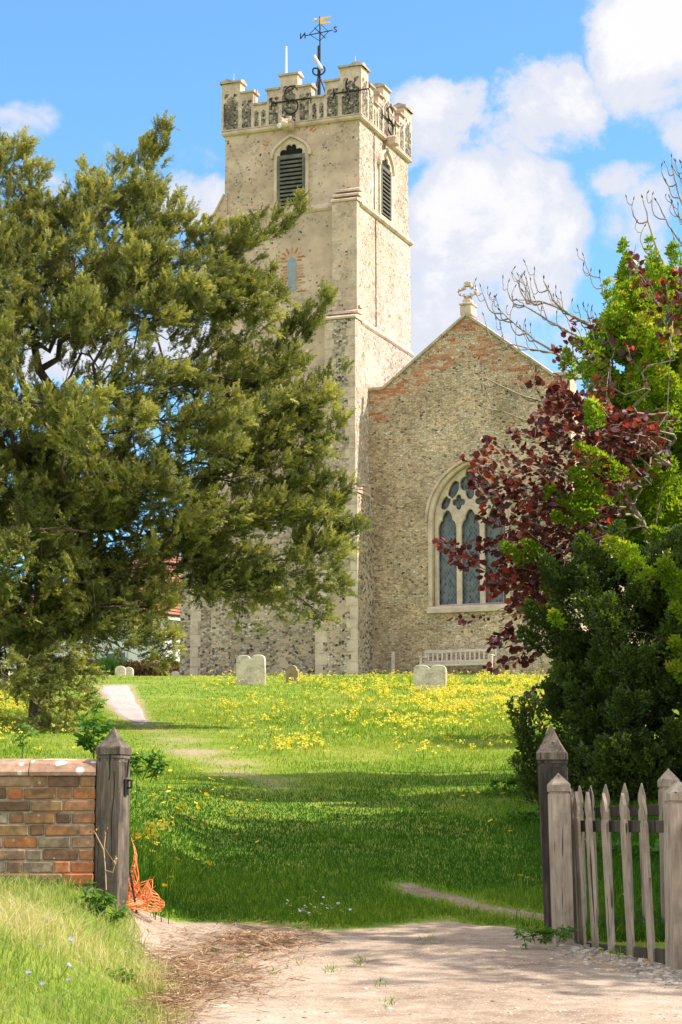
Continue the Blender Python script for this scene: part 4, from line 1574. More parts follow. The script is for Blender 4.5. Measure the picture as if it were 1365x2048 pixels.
def fence(label, A, B, pales, rails, posts, bolts=False):
    """A, B: ground end points"""
    A, B = Vector(A), Vector(B)
    root = thing("picket_fence", label, "picket fence", A)
    dx = (B - A); dx.z = 0; dx.normalize()
    for (bx, by, bd, tx, ty, w) in pales:
        b_ = at(bx, by, bd); t_ = at(tx, ty, bd)
        b_.z = min(b_.z, Hf(b_.x, b_.y) + .01)
        mb = MB()
        picket(mb, b_, t_, (dx + Vector((0, random.uniform(-.05, .05), 0))).normalized(), w, .022)
        pk = wbuild(mb, "picket", M_pale, root)
        if bolts:
            c_ = b_.lerp(t_, (by - 1652) / (by - ty)) + Vector((.001, -.014, 0))
            mb = MB()
            mb.tube([c_ + Vector((0, .006, 0)), c_ + Vector((0, -.004, 0))], [.009, .007], 8)
            wbuild(mb, "bolt", M_iron, root, parent=pk)
    nrm = Vector((dx.y, -dx.x, 0))
    if nrm.y > 0: nrm = -nrm
    for (ax, ay, ad, bx, by, bd, hgt, back) in rails:
        a_, b_ = at(ax, ay, ad) - nrm * back, at(bx, by, bd) - nrm * back
        u_ = (b_ - a_)
        L = u_.length
        M = Matrix.Translation(a_) @ u_.to_track_quat('X', 'Z').to_matrix().to_4x4()
        mb = MB()
        mb.bbox(0, L, -.018, .018, -hgt / 2, hgt / 2, .004, M=M)
        wbuild(mb, "rail", M_rail, root)
    for (bx, by, bd, tx, ty, half, rz, cap) in posts:
        mb = MB()
        b_ = at(bx, by, bd); t_ = at(tx, ty, bd)
        b_.z = min(b_.z, Hf(b_.x, b_.y) + .01)
        fence_post(mb, b_, t_, half, rz, cap)
        wbuild(mb, "post", M_pale, root)
    return root


def dF(px): return 14.5 + (13.2 - 14.5) * (px - 1127) / (1357 - 1127)


A = at(1133, 1885, 14.5); B = at(1362, 1935, 13.2)
FR = fence("grey picket fence run nearest the track, between two short capped posts", A, B,
           [(1156, 1882, dF(1156), 1143, 1577, .04), (1167, 1896, dF(1166), 1152, 1583, .055), (1192, 1906, dF(1191), 1175, 1584, .056), (1225, 1915, dF(1224), 1207, 1586, .06),
            (1264, 1918, dF(1264), 1245, 1586, .06), (1305, 1924, dF(1305), 1285, 1589, .06), (1404, 1940, 12.95, 1384, 1588, .06), (1452, 1948, 12.7, 1430, 1590, .06)],
           [(1127, 1652, 14.5, 1460, 1654, 12.65, .075, .035), (1140, 1897, 14.45, 1460, 1925, 12.65, .09, .035)],
           [(1127, 1888, 14.26, 1117, 1546, .062, R(8), .11), (1362, 1938, 13.2, 1357, 1560, .075, R(8), .115)], True)
Ab = at(1150, 1860, 15.25); Bb = at(1340, 1868, 14.85)
FB = fence("picket fence run standing behind the other, with dark rails and one capped post", Ab, Bb,
           [(1168, 1858, 15.2, 1159, 1571, .05), (1191, 1862, 15.15, 1181, 1571, .05), (1222, 1864, 15.1, 1211, 1568, .055), (1262, 1866, 15.0, 1249, 1566, .055), (1296, 1868, 14.95, 1283, 1566, .055), (1410, 1872, 14.7, 1398, 1560, .055)],
           [(1150, 1626, 15.25, 1430, 1616, 14.65, .075, .03), (1150, 1858, 15.25, 1430, 1856, 14.65, .12, .03)],
           [(1345, 1870, 14.85, 1337, 1537, .062, R(4), .115)])

# ---- church bench
by_ = GB - .62
bx0, _ = front(845, 1330, by_); bx1, _ = front(990, 1330, by_)
cw = CI.inverted() @ Vector(((bx0 + bx1) / 2, by_, 0))
bz = Hf(cw.x, cw.y)
BENCH = thing("garden_bench", "silvery slatted wooden garden bench against the flint end wall below the church window", "bench", (cw.x, cw.y, bz), -YAW)
bw = (bx1 - bx0)
bh = front(916, 1303, by_ + .3)[1] + ZB - bz
bh = max(min(bh, 1.25), .85)
print("bench", bw, bh, bz)
k = bh / .92
for sx in (-1, 1):
    x = sx * (bw / 2 - .035)
    mb = MB(); mb.bbox(x - .035, x + .035, -.28, -.21, -.15, .64 * k, .006); mb.build("leg", M_bench, BENCH)
    mb = MB(); mb.bbox(x - .035, x + .035, .22, .29, -.15, .92 * k, .006); mb.build("leg", M_bench, BENCH)
    mb = MB(); mb.bbox(x - .04, x + .04, -.33, .215, .641 * k, .641 * k + .035, .008); mb.build("armrest", M_bench, BENCH)
mb = MB(); mb.bbox(-bw / 2 + .075, bw / 2 - .075, .235, .275, .83 * k, .92 * k + .01, .006)
mb.bbox(-bw / 2 + .075, bw / 2 - .075, .235, .275, .50 * k, .565 * k, .006)
br = mb.build("backrest", M_bench, BENCH)
ns = 15
for i in range(ns):
    x = -bw / 2 + .12 + (bw - .24) * i / (ns - 1)
    mb = MB(); mb.bbox(x - .03, x + .03, .245, .265, .565 * k + .001, .83 * k - .001, .003); mb.build("back_slat", M_bench, br)
mb = MB()
for i in range(5):
    y = -.27 + i * .1
    mb.bbox(-bw / 2 + .075, bw / 2 - .075, y, y + .085, .42 * k, .42 * k + .025, .004)
mb.bbox(-bw / 2 + .075, bw / 2 - .075, -.26, -.23, .33 * k, .419 * k, .004)
mb.build("seat", M_bench, BENCH)

# ---- small wooden post by the wall
pw = CI.inverted() @ Vector((front(787, 1330, GB - .2)[0], GB - .2, 0))
pz = Hf(pw.x, pw.y)
tz = front(787, 1303, GB - .2)[1] + ZB
mb = MB()
mb.bbox(-.055, .055, -.05, .05, -.3, max(tz - pz, .75), .008)
po = mb.build("wooden_post", M_bench)
po.location = (pw.x, pw.y, pz); po.rotation_euler = (0, 0, -YAW)
tag(po, "thin grey wooden stake standing alone against the flint wall left of the bench", "post")


# ---- headstones
def headstone(px, base, top, wpx, kind, label, m, d=None, rz=-YAW * .55, th=.10, group=None):
    if d is None:
        p = gp(px, base)
        d = p.y
    P0 = at(px, base, d)
    z = Hf(P0.x, d)
    s = (at(px + 1, base, d).x - P0.x)
    w = wpx * s
    h = at(px, top, d).z - z
    hw = w / 2
    if kind == 'double':
        pts = [(-hw, -.25), (hw, -.25), (hw, h * .84)]
        for c_ in (1, -1):
            for i in range(10):
                a = math.pi * (.03 + .94 * i / 9)
                pts.append((hw * .51 * c_ + hw * .47 * math.cos(a), h * .86 + h * .14 * math.sin(a) ** .85))
        pts += [(-hw, h * .84)]
    elif kind == 'shoulder':
        pts = [(-hw, -.25), (hw, -.25), (hw, h * .66), (hw * .86, h * .72)]
        pts += [(hw * .78 * math.cos(math.pi * i / 10), h * .72 + h * .28 * math.sin(math.pi * i / 10)) for i in range(11)]
        pts += [(-hw * .86, h * .72), (-hw, h * .66)]
    else:
        rr = min(hw, h * .4)
        pts = [(-hw, -.25), (hw, -.25)] + [(hw * math.cos(math.pi * i / 12), h - rr + rr * math.sin(math.pi * i / 12)) for i in range(13)]
    me = plate_mesh(pts, [], th, .012)
    o = link_mesh("headstone", me, m)
    o.location = (P0.x, d, z)
    o.rotation_euler = (R(random.uniform(-3, 3)), R(random.uniform(-1.5, 1.5)), rz)
    tag(o, label, "headstone", group)
    return o


headstone(860, 1383, 1330, 66, 'double', "pale double-humped headstone standing among the cowslips in front of the bench", M_head, th=.12)
headstone(503, 1370, 1310, 59, 'double', "grey double-humped headstone with a dark stain down the middle, in front of the tower", M_head, th=.12)
headstone(585, 1366, 1330, 26, 'shoulder', "small brown shouldered headstone right of the grey double one", M_head_br, th=.14)
headstone(241, 1372, 1332, 22, 'round', "pale round-topped headstone beside the head of the gravel path", M_head, d=66)
headstone(258, 1372, 1334, 19, 'round', "round-topped headstone half hidden behind another by the path", M_head, d=68)
headstone(351, 1368, 1342, 16, 'round', "little pale headstone close to the left foot of the church tower", M_head, d=69)
headstone(6, 1388, 1330, 26, 'shoulder', "headstone at the left edge of the photo, below the yew boughs", M_head, d=56)

# ---- white house behind the churchyard
hc = at(329, 1300, 84)
hz = Hf(hc.x, 84) - .1
HOUSE = thing("house", "white rendered house with a red clay tile roof and brick chimney beyond the hedge", "house", (hc.x, 84, hz), R(48))
ez = at(345, 1232, 84).z - hz
Lx, Ly = 9.0, 13.0
mb = MB()
mb.box(0, Lx, 0, Ly, -.5, ez)
wl = mb.build("wall", M_greywall, HOUSE)
mb = MB()
ov = .35
rz_ = ez + 3.4
hp = Lx / 2
P = [(-ov, -ov, ez), (Lx + ov, -ov, ez), (Lx + ov, Ly + ov, ez), (-ov, Ly + ov, ez), (Lx / 2, hp, rz_), (Lx / 2, Ly - hp, rz_)]
mb.poly(P, [(0, 1, 4), (1, 2, 5, 4), (2, 3, 5), (3, 0, 4, 5), (3, 2, 1, 0)])
rf = mb.build("roof", M_tile, HOUSE)
# tile courses
mb = MB()
for face in ((0, 1, 4, 4), (3, 0, 4, 5)):
    a, b, c_, d_ = [Vector(P[i]) for i in face]
    n = (b - a).cross(c_ - a).normalized()
    if n.z < 0: n = -n
    for i in range(22):
        t0, t1 = i / 22, (i + 1) / 22
        p0, p1 = a.lerp(d_, t0), b.lerp(c_, t0)
        q0, q1 = a.lerp(d_, t1), b.lerp(c_, t1)
        for j in range(14):
            u0, u1 = j / 14, (j + 1) / 14
            A_, B_ = p0.lerp(p1, u0), p0.lerp(p1, u1)
            C_, D_ = q0.lerp(q1, u1), q0.lerp(q1, u0)
            mb.poly([A_ + n * .07, B_ + n * .07, C_ + n * .03, D_ + n * .03, A_ + n * .005, B_ + n * .005], [(0, 1, 2, 3), (4, 5, 1, 0)])
mb.build("roof_tiles", M_tile, rf)
mb = MB()
ch = Vector((2.6, 6.6))
ctop = at(292, 1128, 88).z - hz
mb.bbox(ch.x - .55, ch.x + .55, ch.y - .45, ch.y + .45, ez + .8, ctop - .35, .02)
mb.bbox(ch.x - .63, ch.x + .63, ch.y - .53, ch.y + .53, ctop - .349, ctop - .15, .02)
for s_ in (-.25, .25):
    mb.tube([(ch.x + s_, ch.y, ctop - .15), (ch.x + s_, ch.y, ctop + .2)], [.14, .11], 8)
mb.build("chimney", M_redbrick, rf)
mb = MB()
mb.tube([(.55, -.07, 0), (.55, -.07, ez - .1)], .05, 6)
mb.build("drainpipe", M_white, HOUSE)
mb = MB()
mb.box(-.1, Lx + .1, -.30, -.20, ez - .16, ez - .02)
mb.build("gutter", M_white, HOUSE)
for (wy0, wz0_) in ((2.2, .9), (6.0, .9), (9.6, .9)):
    mb = MB()
    mb.box(-.03, .05, wy0, wy0 + 1.2, wz0_, wz0_ + 1.2)
    w_ = mb.build("window", M_window, HOUSE)
    mb = MB()
    for yb in (wy0 - .05, wy0 + .57, wy0 + 1.19): mb.box(-.06, -.031, yb, yb + .06, wz0_ - .05, wz0_ + 1.25)
    mb.box(-.06, -.031, wy0 + .012, wy0 + 1.188, wz0_ - .05, wz0_ - .001); mb.box(-.06, -.031, wy0 + .012, wy0 + 1.188, wz0_ + 1.201, wz0_ + 1.25)
    mb.build("frame", M_white, w_)

# ---- orange netting heaped beside the left gate post
n0 = at(262, 1815, 14.75)
nz = Hf(n0.x, 14.75)
NET = thing("orange_netting", "crumpled orange plastic barrier netting heaped beside the left gate post", "netting", (n0.x, 14.75, nz))
NU, NV = 26, 13
pts = np.zeros((NU + 1, NV + 1, 3))
for i in range(NU + 1):
    uu = i / NU
    ang = uu * 2 * math.pi * 1.35
    hgt = .30 * math.exp(-7 * uu) + .17 + .06 * math.sin(uu * 23)
    for j in range(NV + 1):
        vv = j / NV
        rad = .05 + .15 * uu * (1 - .55 * vv) + .05 * math.sin(ang * 3 + vv * 4)
        x = -.02 + .12 * uu + rad * math.cos(ang) * .75 + .03 * math.sin(9 * vv + 5 * uu)
        y = rad * math.sin(ang) + .03 * math.sin(7 * vv + 3 * uu)
        z = .01 + hgt * (vv ** 1.15) * (.75 + .35 * math.sin(ang * 1.7 + 1) ** 2) + .015 * math.sin(14 * uu + 6 * vv)
        pts[i, j] = (x, y, max(z, .005))
mb = MB()
for i in range(NU + 1):
    for j in range(NV):
        p, q = Vector(pts[i, j]), Vector(pts[i, j + 1])
        if (p - q).length < .12: mb.tube([p, q], .0022, 4, cap=False)
        if i < NU:
            q = Vector(pts[i + 1, j])
            if (p - q).length < .16: mb.tube([p, q], .0030, 4, cap=False)
mb.build("mesh_strands", M_orange, NET)
mb = MB()
p0, p1 = at(261, 1745, 14.66), at(274, 1826, 14.62)
mb.tube([p0, p1], .007, 6)
rod = mb.build("iron_rod", M_iron)
rod.data.transform(Matrix.Translation(-p1)); rod.location = p1
tag(rod, "thin dark iron rod leaning in the orange netting by the gate post", "rod")


# ------------------------------------------------------------------ plants
def unit(v): return v / np.maximum(np.linalg.norm(v, axis=-1, keepdims=True), 1e-9)


def scatter(tmpl, pos, d, up, scale):
    """tmpl (Q,4,3) with x along the spray, z its face normal -> vertices (N*Q*4,3)"""
    x = unit(d)
    y = unit(np.cross(up, x))
    z = np.cross(x, y)
    Rm = np.stack([x, y, z], 2)                       # N,3,3
    T = tmpl.reshape(-1, 3)
    V = np.einsum('nij,kj->nki', Rm, T) * scale[:, None, None] + pos[:, None, :]
    return V.reshape(-1, 3)


def quads(n): return np.arange(n * 4).reshape(n, 4)


def rndunit(n, rng=RNG): return unit(rng.normal(size=(n, 3)))


def leaf_tmpl(w, fold=.12, curl=.0):
    """one leaf along x, length 1: two folded halves, rounded"""
    a = [[(0, 0, 0), (.30, w * .85, fold), (.72, w * .8, fold - curl), (1, 0, -curl)], [(0, 0, 0), (1, 0, -curl), (.72, -w * .8, fold - curl), (.30, -w * .85, fold)]]
    return np.array(a, float)


def spray_tmpl(n, ang, ll, lw, rng, z=.12):
    """twig of length 1 along x with n pairs of narrow leaflets"""
    Q = []
    for i in range(n):
        t = .12 + .85 * i / (n - 1)
        for s in (-1, 1):
            a = R(ang) * s * (1 - .25 * t) + rng.normal() * .12
            L = ll * (1 - .35 * t)
            zz = rng.normal() * z
            dx, dy = math.cos(a) * L, math.sin(a) * L
            px_, py_ = -math.sin(a) * lw / 2, math.cos(a) * lw / 2
            Q.append([(t - px_, -py_, 0), (t + dx * .6 - px_, dy * .6 - py_, zz * L * .6), (t + dx, dy, zz * L), (t + px_, py_, 0)])
    Q.append([(0, -.012, 0), (1, -.006, 0), (1, .006, 0), (0, .012, 0)])
    return np.array(Q, float)


def in_poly(px, py, poly):
    px = np.asarray(px); py = np.asarray(py)
    c = np.zeros(px.shape, bool)
    j = len(poly) - 1
    for i in range(len(poly)):
        xi, yi = poly[i]; xj, yj = poly[j]
        m = ((yi > py) != (yj > py)) & (px < (xj - xi) * (py - yi) / (yj - yi + 1e-12) + xi)
        c ^= m
        j = i
    return c


def edge_dist(px, py, poly):
    d = np.full(np.shape(px), 1e9)
    for (a, b) in zip(poly, poly[1:] + poly[:1]):
        ax, ay = a; bx, by = b
        dx, dy = bx - ax, by - ay
        t = np.clip(((px - ax) * dx + (py - ay) * dy) / (dx * dx + dy * dy + 1e-9), 0, 1)
        d = np.minimum(d, np.hypot(px - ax - t * dx, py - ay - t * dy))
    return d


def atv(px, py, d):
    px = np.asarray(px, float); py = np.asarray(py, float); d = np.asarray(d, float)
    dx = px - 682.5; dy = 1024.0 - py
    ry = FPX * _c - dy * _s
    t = d / ry
    return np.stack([dx * t, d + 0 * t, EYE + (FPX * _s + dy * _c) * t], -1)


class Skeleton:
    def __init__(self, trunk):
        self.p, self.par, self.nl = [], [], []
        for i, q in enumerate(trunk):
            self.p.append(Vector(q)); self.par.append(i - 1)
        self.main = len(trunk)

    def densify(self):
        pass

    def reach(self, q, sag=.08, wig=.10, seg=.35, far_pen=.6, allow_up=.7):
        q = Vector(q)
        P = np.array([tuple(v) for v in self.p])
        d = P - np.array(q)
        L = np.linalg.norm(d, axis=1)
        base = np.array(self.p[0])
        rad_q = math.hypot(q.x - base[0], q.y - base[1])
        rad = np.hypot(P[:, 0] - base[0], P[:, 1] - base[1])
        cost = L * (1 + far_pen * np.clip(rad - rad_q, 0, 9)) + 1.5 * np.clip(P[:, 2] - q.z - allow_up, 0, 9)
        i = int(np.argmin(cost))
        a = self.p[i]
        n = max(2, int((q - a).length / seg))
        par = i
        prev_dir = (a - self.p[self.par[i]]).normalized() if self.par[i] >= 0 else Vector((0, 0, 1))
        ctrl = a + prev_dir * (q - a).length * .35
        for k in range(1, n + 1):
            t = k / n
            v = a * (1 - t) ** 2 + ctrl * 2 * t * (1 - t) + q * t * t
            if k < n:
                v = v + Vector((random.gauss(0, wig), random.gauss(0, wig), random.gauss(0, wig))) * min(1, (q - a).length * .3)
            self.p.append(v); self.par.append(par)
            par = len(self.p) - 1
        return par

    def mesh(self, rtip, ex=.45, rmax=.5, sides=6):
        n = len(self.p)
        cnt = np.zeros(n)
        kids = np.zeros(n, int)
        for i in range(n):
            if self.par[i] >= 0: kids[self.par[i]] += 1
        cnt[kids == 0] = 1
        for i in range(n - 1, 0, -1):
            if self.par[i] >= 0: cnt[self.par[i]] += cnt[i]
        r = np.minimum(rtip * np.maximum(cnt, 1) ** ex, rmax)
        return r

    def build(self, mb, r, sides=6, only=None):
        # one tube per chain
        kids = {}
        for i in range(len(self.p)):
            kids.setdefault(self.par[i], []).append(i)
        starts = [(-1, k) for k in kids.get(-1, [])]
        while starts:
            par, i = starts.pop()
            pts, rr = [], []
            if par >= 0:
                pts.append(self.p[par]); rr.append(min(r[par], r[i] * 1.25))
            while True:
                pts.append(self.p[i]); rr.append(r[i])
                ks = kids.get(i, [])
                if not ks: break
                ks = sorted(ks, key=lambda k: -r[k])
                for k in ks[1:]: starts.append((i, k))
                i = ks[0]
            if len(pts) > 1:
                mb.tube(pts, [float(x) for x in rr], sides if rr[0] > .02 else 4)


def plume_points(B, T, width, n, rng, bend=None, taper=.55, root=.0):
    """n spray positions and directions for a plume from B to T (numpy 3-vectors)"""
    B = np.asarray(B, float); T = np.asarray(T, float)
    ax = T - B
    L = np.linalg.norm(ax); u = ax / L
    t = root + (1 - root) * rng.random(n) ** .85
    shp = np.minimum(1, (t - root + .12) * 3.2) * (1 - t) ** taper + .06
    off = rng.normal(size=(n, 3))
    off -= (off @ u)[:, None] * u
    rad = np.sqrt(rng.random(n)) ** .6
    off = unit(off) * (rad * width * shp)[:, None]
    off[:, 2] *= .75
    c = B + t[:, None] * ax
    if bend is not None: c = c + (4 * t * (1 - t))[:, None] * bend
    p = c + off
    d = unit(u * .9 + unit(off) * .75 * (1 - t * .5)[:, None] + rng.normal(size=(n, 3)) * .28 + np.array([0, 0, .30]))
    return p, d, t


# ------------------------------------------------------------------ the yew
rng = np.random.default_rng(5)
YD = 39.0
yb = at(78, 1500, YD)
ybz = Hf(yb.x, YD)
YEW = thing("yew_tree", "large dark spreading yew tree in front of the church tower", "tree", (yb.x, YD, ybz))
POLY = [(-420, 420), (-300, 330), (-150, 300), (-60, 300), (0, 296), (50, 290), (82, 345), (80, 385), (120, 405), (160, 350), (205, 352), (240, 330), (262, 360), (290, 330), (300, 285), (325, 262), (342, 320), (338, 370), (350, 405),
        (375, 432), (420, 466), (470, 470), (540, 455), (603, 415), (600, 470), (560, 500), (500, 518), (550, 545), (562, 600), (535, 650), (505, 690), (560, 690), (610, 660), (655, 600), (648, 650), (628, 700),
        (652, 745), (686, 748), (660, 795), (652, 830), (690, 842), (684, 872), (650, 905), (642, 950), (664, 990), (690, 978), (704, 1035), (720, 1062), (690, 1100), (684, 1170), (680, 1212), (640, 1238), (600, 1205), (556, 1226),
        (520, 1200), (492, 1252), (470, 1228), (450, 1190), (402, 1195), (356, 1165), (330, 1150), (282, 1128), (275, 1180), (310, 1212), (348, 1218), (345, 1290), (342, 1318), (300, 1330), (268, 1362), (232, 1322), (200, 1372), (165, 1410),
        (130, 1448), (100, 1478), (55, 1455), (40, 1400), (0, 1380), (-150, 1375), (-420, 1360)]
GAPS = [(95, 700, 62, 32), (195, 735, 34, 36), (335, 705, 33, 25), (420, 505, 12, 16), (235, 430, 30, 22), (370, 680, 14, 24), (330, 1140, 10, 12), (190, 1308, 42, 22), (215, 1372, 60, 34), (20, 380, 30, 18), (240, 1270, 20, 14), (60, 750, 18, 14), (300, 1175, 22, 26), (238, 1345, 40, 14)]
GAPW = 1.0


def in_gap(px, py, k=1.0):
    m = np.zeros(np.shape(px), bool)
    for gx_, gy_, ga, gb in GAPS:
        m |= ((px - gx_) / (ga * k)) ** 2 + ((py - gy_) / (gb * k)) ** 2 < 1
    return m


MPP = YD / 4200.0                  # metres per photo pixel at the yew
hub = np.array([60.0, 1000.0])
plumes = []                        # (base, tip, width, n)
# long fingers that make the outline: base px, tip px, depth, width px
FING = [((430, 545), (606, 412), -.6, 46), ((360, 520), (480, 462), .2, 50), ((440, 620), (562, 598), -.9, 46), ((450, 600), (545, 555), -.2, 40), ((395, 560), (540, 650), -1.2, 50),
        ((520, 760), (656, 594), -.3, 40), ((560, 720), (612, 660), -.3, 30), ((560, 850), (687, 747), -.4, 34), ((540, 830), (655, 800), -.9, 44), ((570, 930), (691, 846), -.2, 34), ((560, 900), (650, 905), -.9, 44), ((560, 1010), (648, 960), -.8, 44),
        ((600, 1120), (690, 976), -.3, 40), ((600, 1130), (721, 1062), -.3, 38), ((560, 1110), (690, 1105), -.8, 46), ((560, 1140), (683, 1178), -.9, 42), ((540, 1130), (642, 1238), -1.0, 36), ((480, 1120), (556, 1228), -.9, 30), ((450, 1110), (490, 1255), -.7, 26), ((390, 1110), (420, 1196), -.4, 34),
        ((250, 470), (326, 262), .3, 40), ((270, 420), (300, 300), .6, 34), ((160, 470), (175, 345), .5, 44), ((190, 460), (242, 328), .9, 40), ((280, 500), (350, 400), -.3, 42), ((300, 520), (378, 432), -.5, 42), ((330, 560), (422, 466), -.3, 46),
        ((-30, 420), (52, 286), .2, 40), ((-60, 400), (5, 296), .8, 44), ((0, 440), (84, 345), .1, 40), ((40, 480), (120, 405), -.3, 46), ((-150, 420), (-80, 300), .5, 60),
        ((190, 1250), (345, 1215), -1.4, 50), ((200, 1260), (345, 1290), -1.7, 46), ((170, 1260), (330, 1330), -2.0, 44), ((120, 1290), (180, 1352), -2.4, 30), ((60, 1310), (165, 1408), -2.7, 44), ((50, 1330), (132, 1448), -2.9, 40), ((30, 1350), (100, 1478), -3.0, 44), ((-10, 1310), (30, 1385), -2.6, 46), ((190, 1160), (318, 1165), -1.0, 40), ((180, 1110), (296, 1128), -.8, 40), ((200, 1200), (342, 1192), -1.1, 44), ((220, 1130), (340, 1110), -.6, 36), ((230, 1180), (300, 1215), -1.0, 40)]
for (b_, t_, dz, w) in FING:
    B = atv(b_[0], b_[1], YD + dz * 1.0 + .3); T = atv(t_[0], t_[1], YD + dz * 1.0)
    L = np.linalg.norm(T - B)
    plumes.append((B, T, w * MPP, int(150 * L * (w * MPP) / .45) + 40))
# boughs through the crown
N = 0
cand = 0
while N < 600 and cand < 15000:
    cand += 1
    tx, ty = rng.uniform(-420, 720), rng.uniform(262, 1470)
    if not in_poly(tx, ty, POLY) or ty > 1365: continue
    ed = float(edge_dist(np.array(tx), np.array(ty), POLY))
    if tx < 0: ed = max(ed, 60)
    if ed < 20 or in_gap(np.array(tx), np.array(ty), 1.35): continue
    hd = min(4.6, .4 + ed * MPP * 1.25)
    u_ = rng.uniform(-1, 1)
    u_ = math.copysign(abs(u_) ** .6, u_ - .25)
    dep = YD + hd * u_
    ox = tx - hub[0]
    dirp = np.array([ox * .55 + rng.normal() * 60, (ty - 900) * .15 - 60 + rng.normal() * 45])
    dirp = dirp / np.linalg.norm(dirp)
    if ty > 1050: dirp = np.array([dirp[0], abs(dirp[1]) * .5 - .1])
    Lp = rng.uniform(80, 150)
    bx, by = tx - dirp[0] * Lp, ty - dirp[1] * Lp
    if in_gap(np.array((tx + bx) / 2), np.array((ty + by) / 2), 1.05): continue
    T = atv(tx, ty, dep); B = atv(bx, by, dep + .25 * hd * (-u_) * .4)
    w = rng.uniform(34, 52)
    plumes.append((B, T, w * MPP, int(rng.uniform(110, 150))))
    N += 1
print("yew plumes", len(plumes), cand)
# trunk and limbs
trunk_px = [(78, 1520, 0), (80, 1420, 0), (84, 1320, .1), (88, 1230, 0), (92, 1140, -.1), (96, 1050, .1), (104, 960, 0), (112, 880, -.1), (122, 800, 0), (140, 730, .1), (165, 660, 0), (185, 600, .1), (205, 540, 0), (222, 480, .2)]
sk = Skeleton([at(a, b, YD + c) for a, b, c in trunk_px])
sk.p[0].z = ybz - .4
LIMBS = [[(88, 1230), (140, 1130), (210, 1080), (300, 1090), (390, 1110), (470, 1130), (560, 1120)], [(96, 1050), (180, 960), (290, 930), (400, 900), (480, 860)], [(104, 960), (190, 820), (235, 760), (262, 690), (300, 640), (370, 600), (430, 545)],
         [(112, 880), (60, 800), (30, 700), (-20, 560), (-40, 450)], [(92, 1140), (20, 1080), (-100, 980), (-220, 900)], [(122, 800), (90, 730), (60, 650), (30, 560), (20, 480)], [(84, 1320), (150, 1270), (210, 1250), (280, 1230)],
         [(290, 930), (380, 960), (460, 960), (540, 990), (600, 1060)], [(235, 760), (330, 770), (430, 760), (520, 760)], [(95, 735), (130, 690), (175, 645), (215, 600)]]
for li in LIMBS:
    a0 = at(li[0][0], li[0][1], YD)
    P = np.array([tuple(v) for v in sk.p])
    par = int(np.argmin(np.linalg.norm(P - np.array(a0), axis=1)))
    dz = random.uniform(-1.0, .2)
    for k, (a, b) in enumerate(li[1:]):
        for s_ in (.5, 1.0):
            pv = li[k]
            v = at(pv[0] + (a - pv[0]) * s_, pv[1] + (b - pv[1]) * s_, YD + dz * min(1, (k + s_) / 3)) + Vector((random.gauss(0, .05), random.gauss(0, .05), random.gauss(0, .05)))
            sk.p.append(v); sk.par.append(par); par = len(sk.p) - 1
order = sorted(range(len(plumes)), key=lambda i: np.linalg.norm(plumes[i][0] - np.array(sk.p[6])))
ends = {}
for i in order:
    B, T, w, n = plumes[i]
    e = sk.reach(B, wig=.09)
    # twig continues along the plume
    for t in (.25, .5, .75):
        v = Vector(B + (T - B) * t) + Vector((random.gauss(0, .04), random.gauss(0, .04), random.gauss(0, .04)))
        sk.p.append(v); sk.par.append(e); e = len(sk.p) - 1
    for q in range(2):
        k = len(sk.p) - 1 - random.randint(0, 2)
        v = sk.p[k] + Vector(tuple(rng.normal(size=3) * w * .35)) + Vector(tuple((T - B) * .06))
        sk.p.append(v); sk.par.append(k)
r = sk.mesh(.0075, .47, .42)
mb = MB()
sk.build(mb, r, 7)
wbuild(mb, "trunk", M_bark, YEW, True)
tm = [spray_tmpl(5, 46, .42, .14, rng, .5) for _ in range(4)]
VV, TT = [], []
yo = np.array(YEW.location)
for k, (B, T, w, n) in enumerate(plumes):
    nt_ = max(6, n // 6)                                  # tufts of short sprays along the bough
    pc, dc, tc = plume_points(B, T, w, nt_, rng, bend=np.array([0, 0, .06]))
    kk = 12
    p = np.repeat(pc, kk, 0); t = np.repeat(tc, kk); d0 = np.repeat(unit(dc + np.array([0, 0, .25])), kk, 0)
    rel = rng.random(len(p))
    p = p + d0 * (rel * .24)[:, None] + rng.normal(size=p.shape) * .03
    d = unit(d0 + rng.normal(size=p.shape) * .38)
    up = unit(rng.normal(size=p.shape) * .7 + np.array([0, 0, 1.0]))
    pt = rng.normal() * .10
    tt_ = np.repeat(rng.normal(size=nt_) * .12, kk)
    for m in range(4):
        s_ = slice(m, None, 4)
        q = len(p[s_])
        VV.append(scatter(tm[m], p[s_] - yo, d[s_], up[s_], rng.uniform(.09, .17, q)))
        TT.append(np.repeat(np.clip(.34 + pt + tt_[s_] + .22 * t[s_] ** 2 + .25 * rel[s_] + rng.normal(size=q) * .10, 0, 1), len(tm[m])))  # sprays paler towards the tuft tip, lit tips put into the colour
V = np.concatenate(VV)
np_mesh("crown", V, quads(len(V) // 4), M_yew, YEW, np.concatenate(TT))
print("yew quads", len(V) // 4)


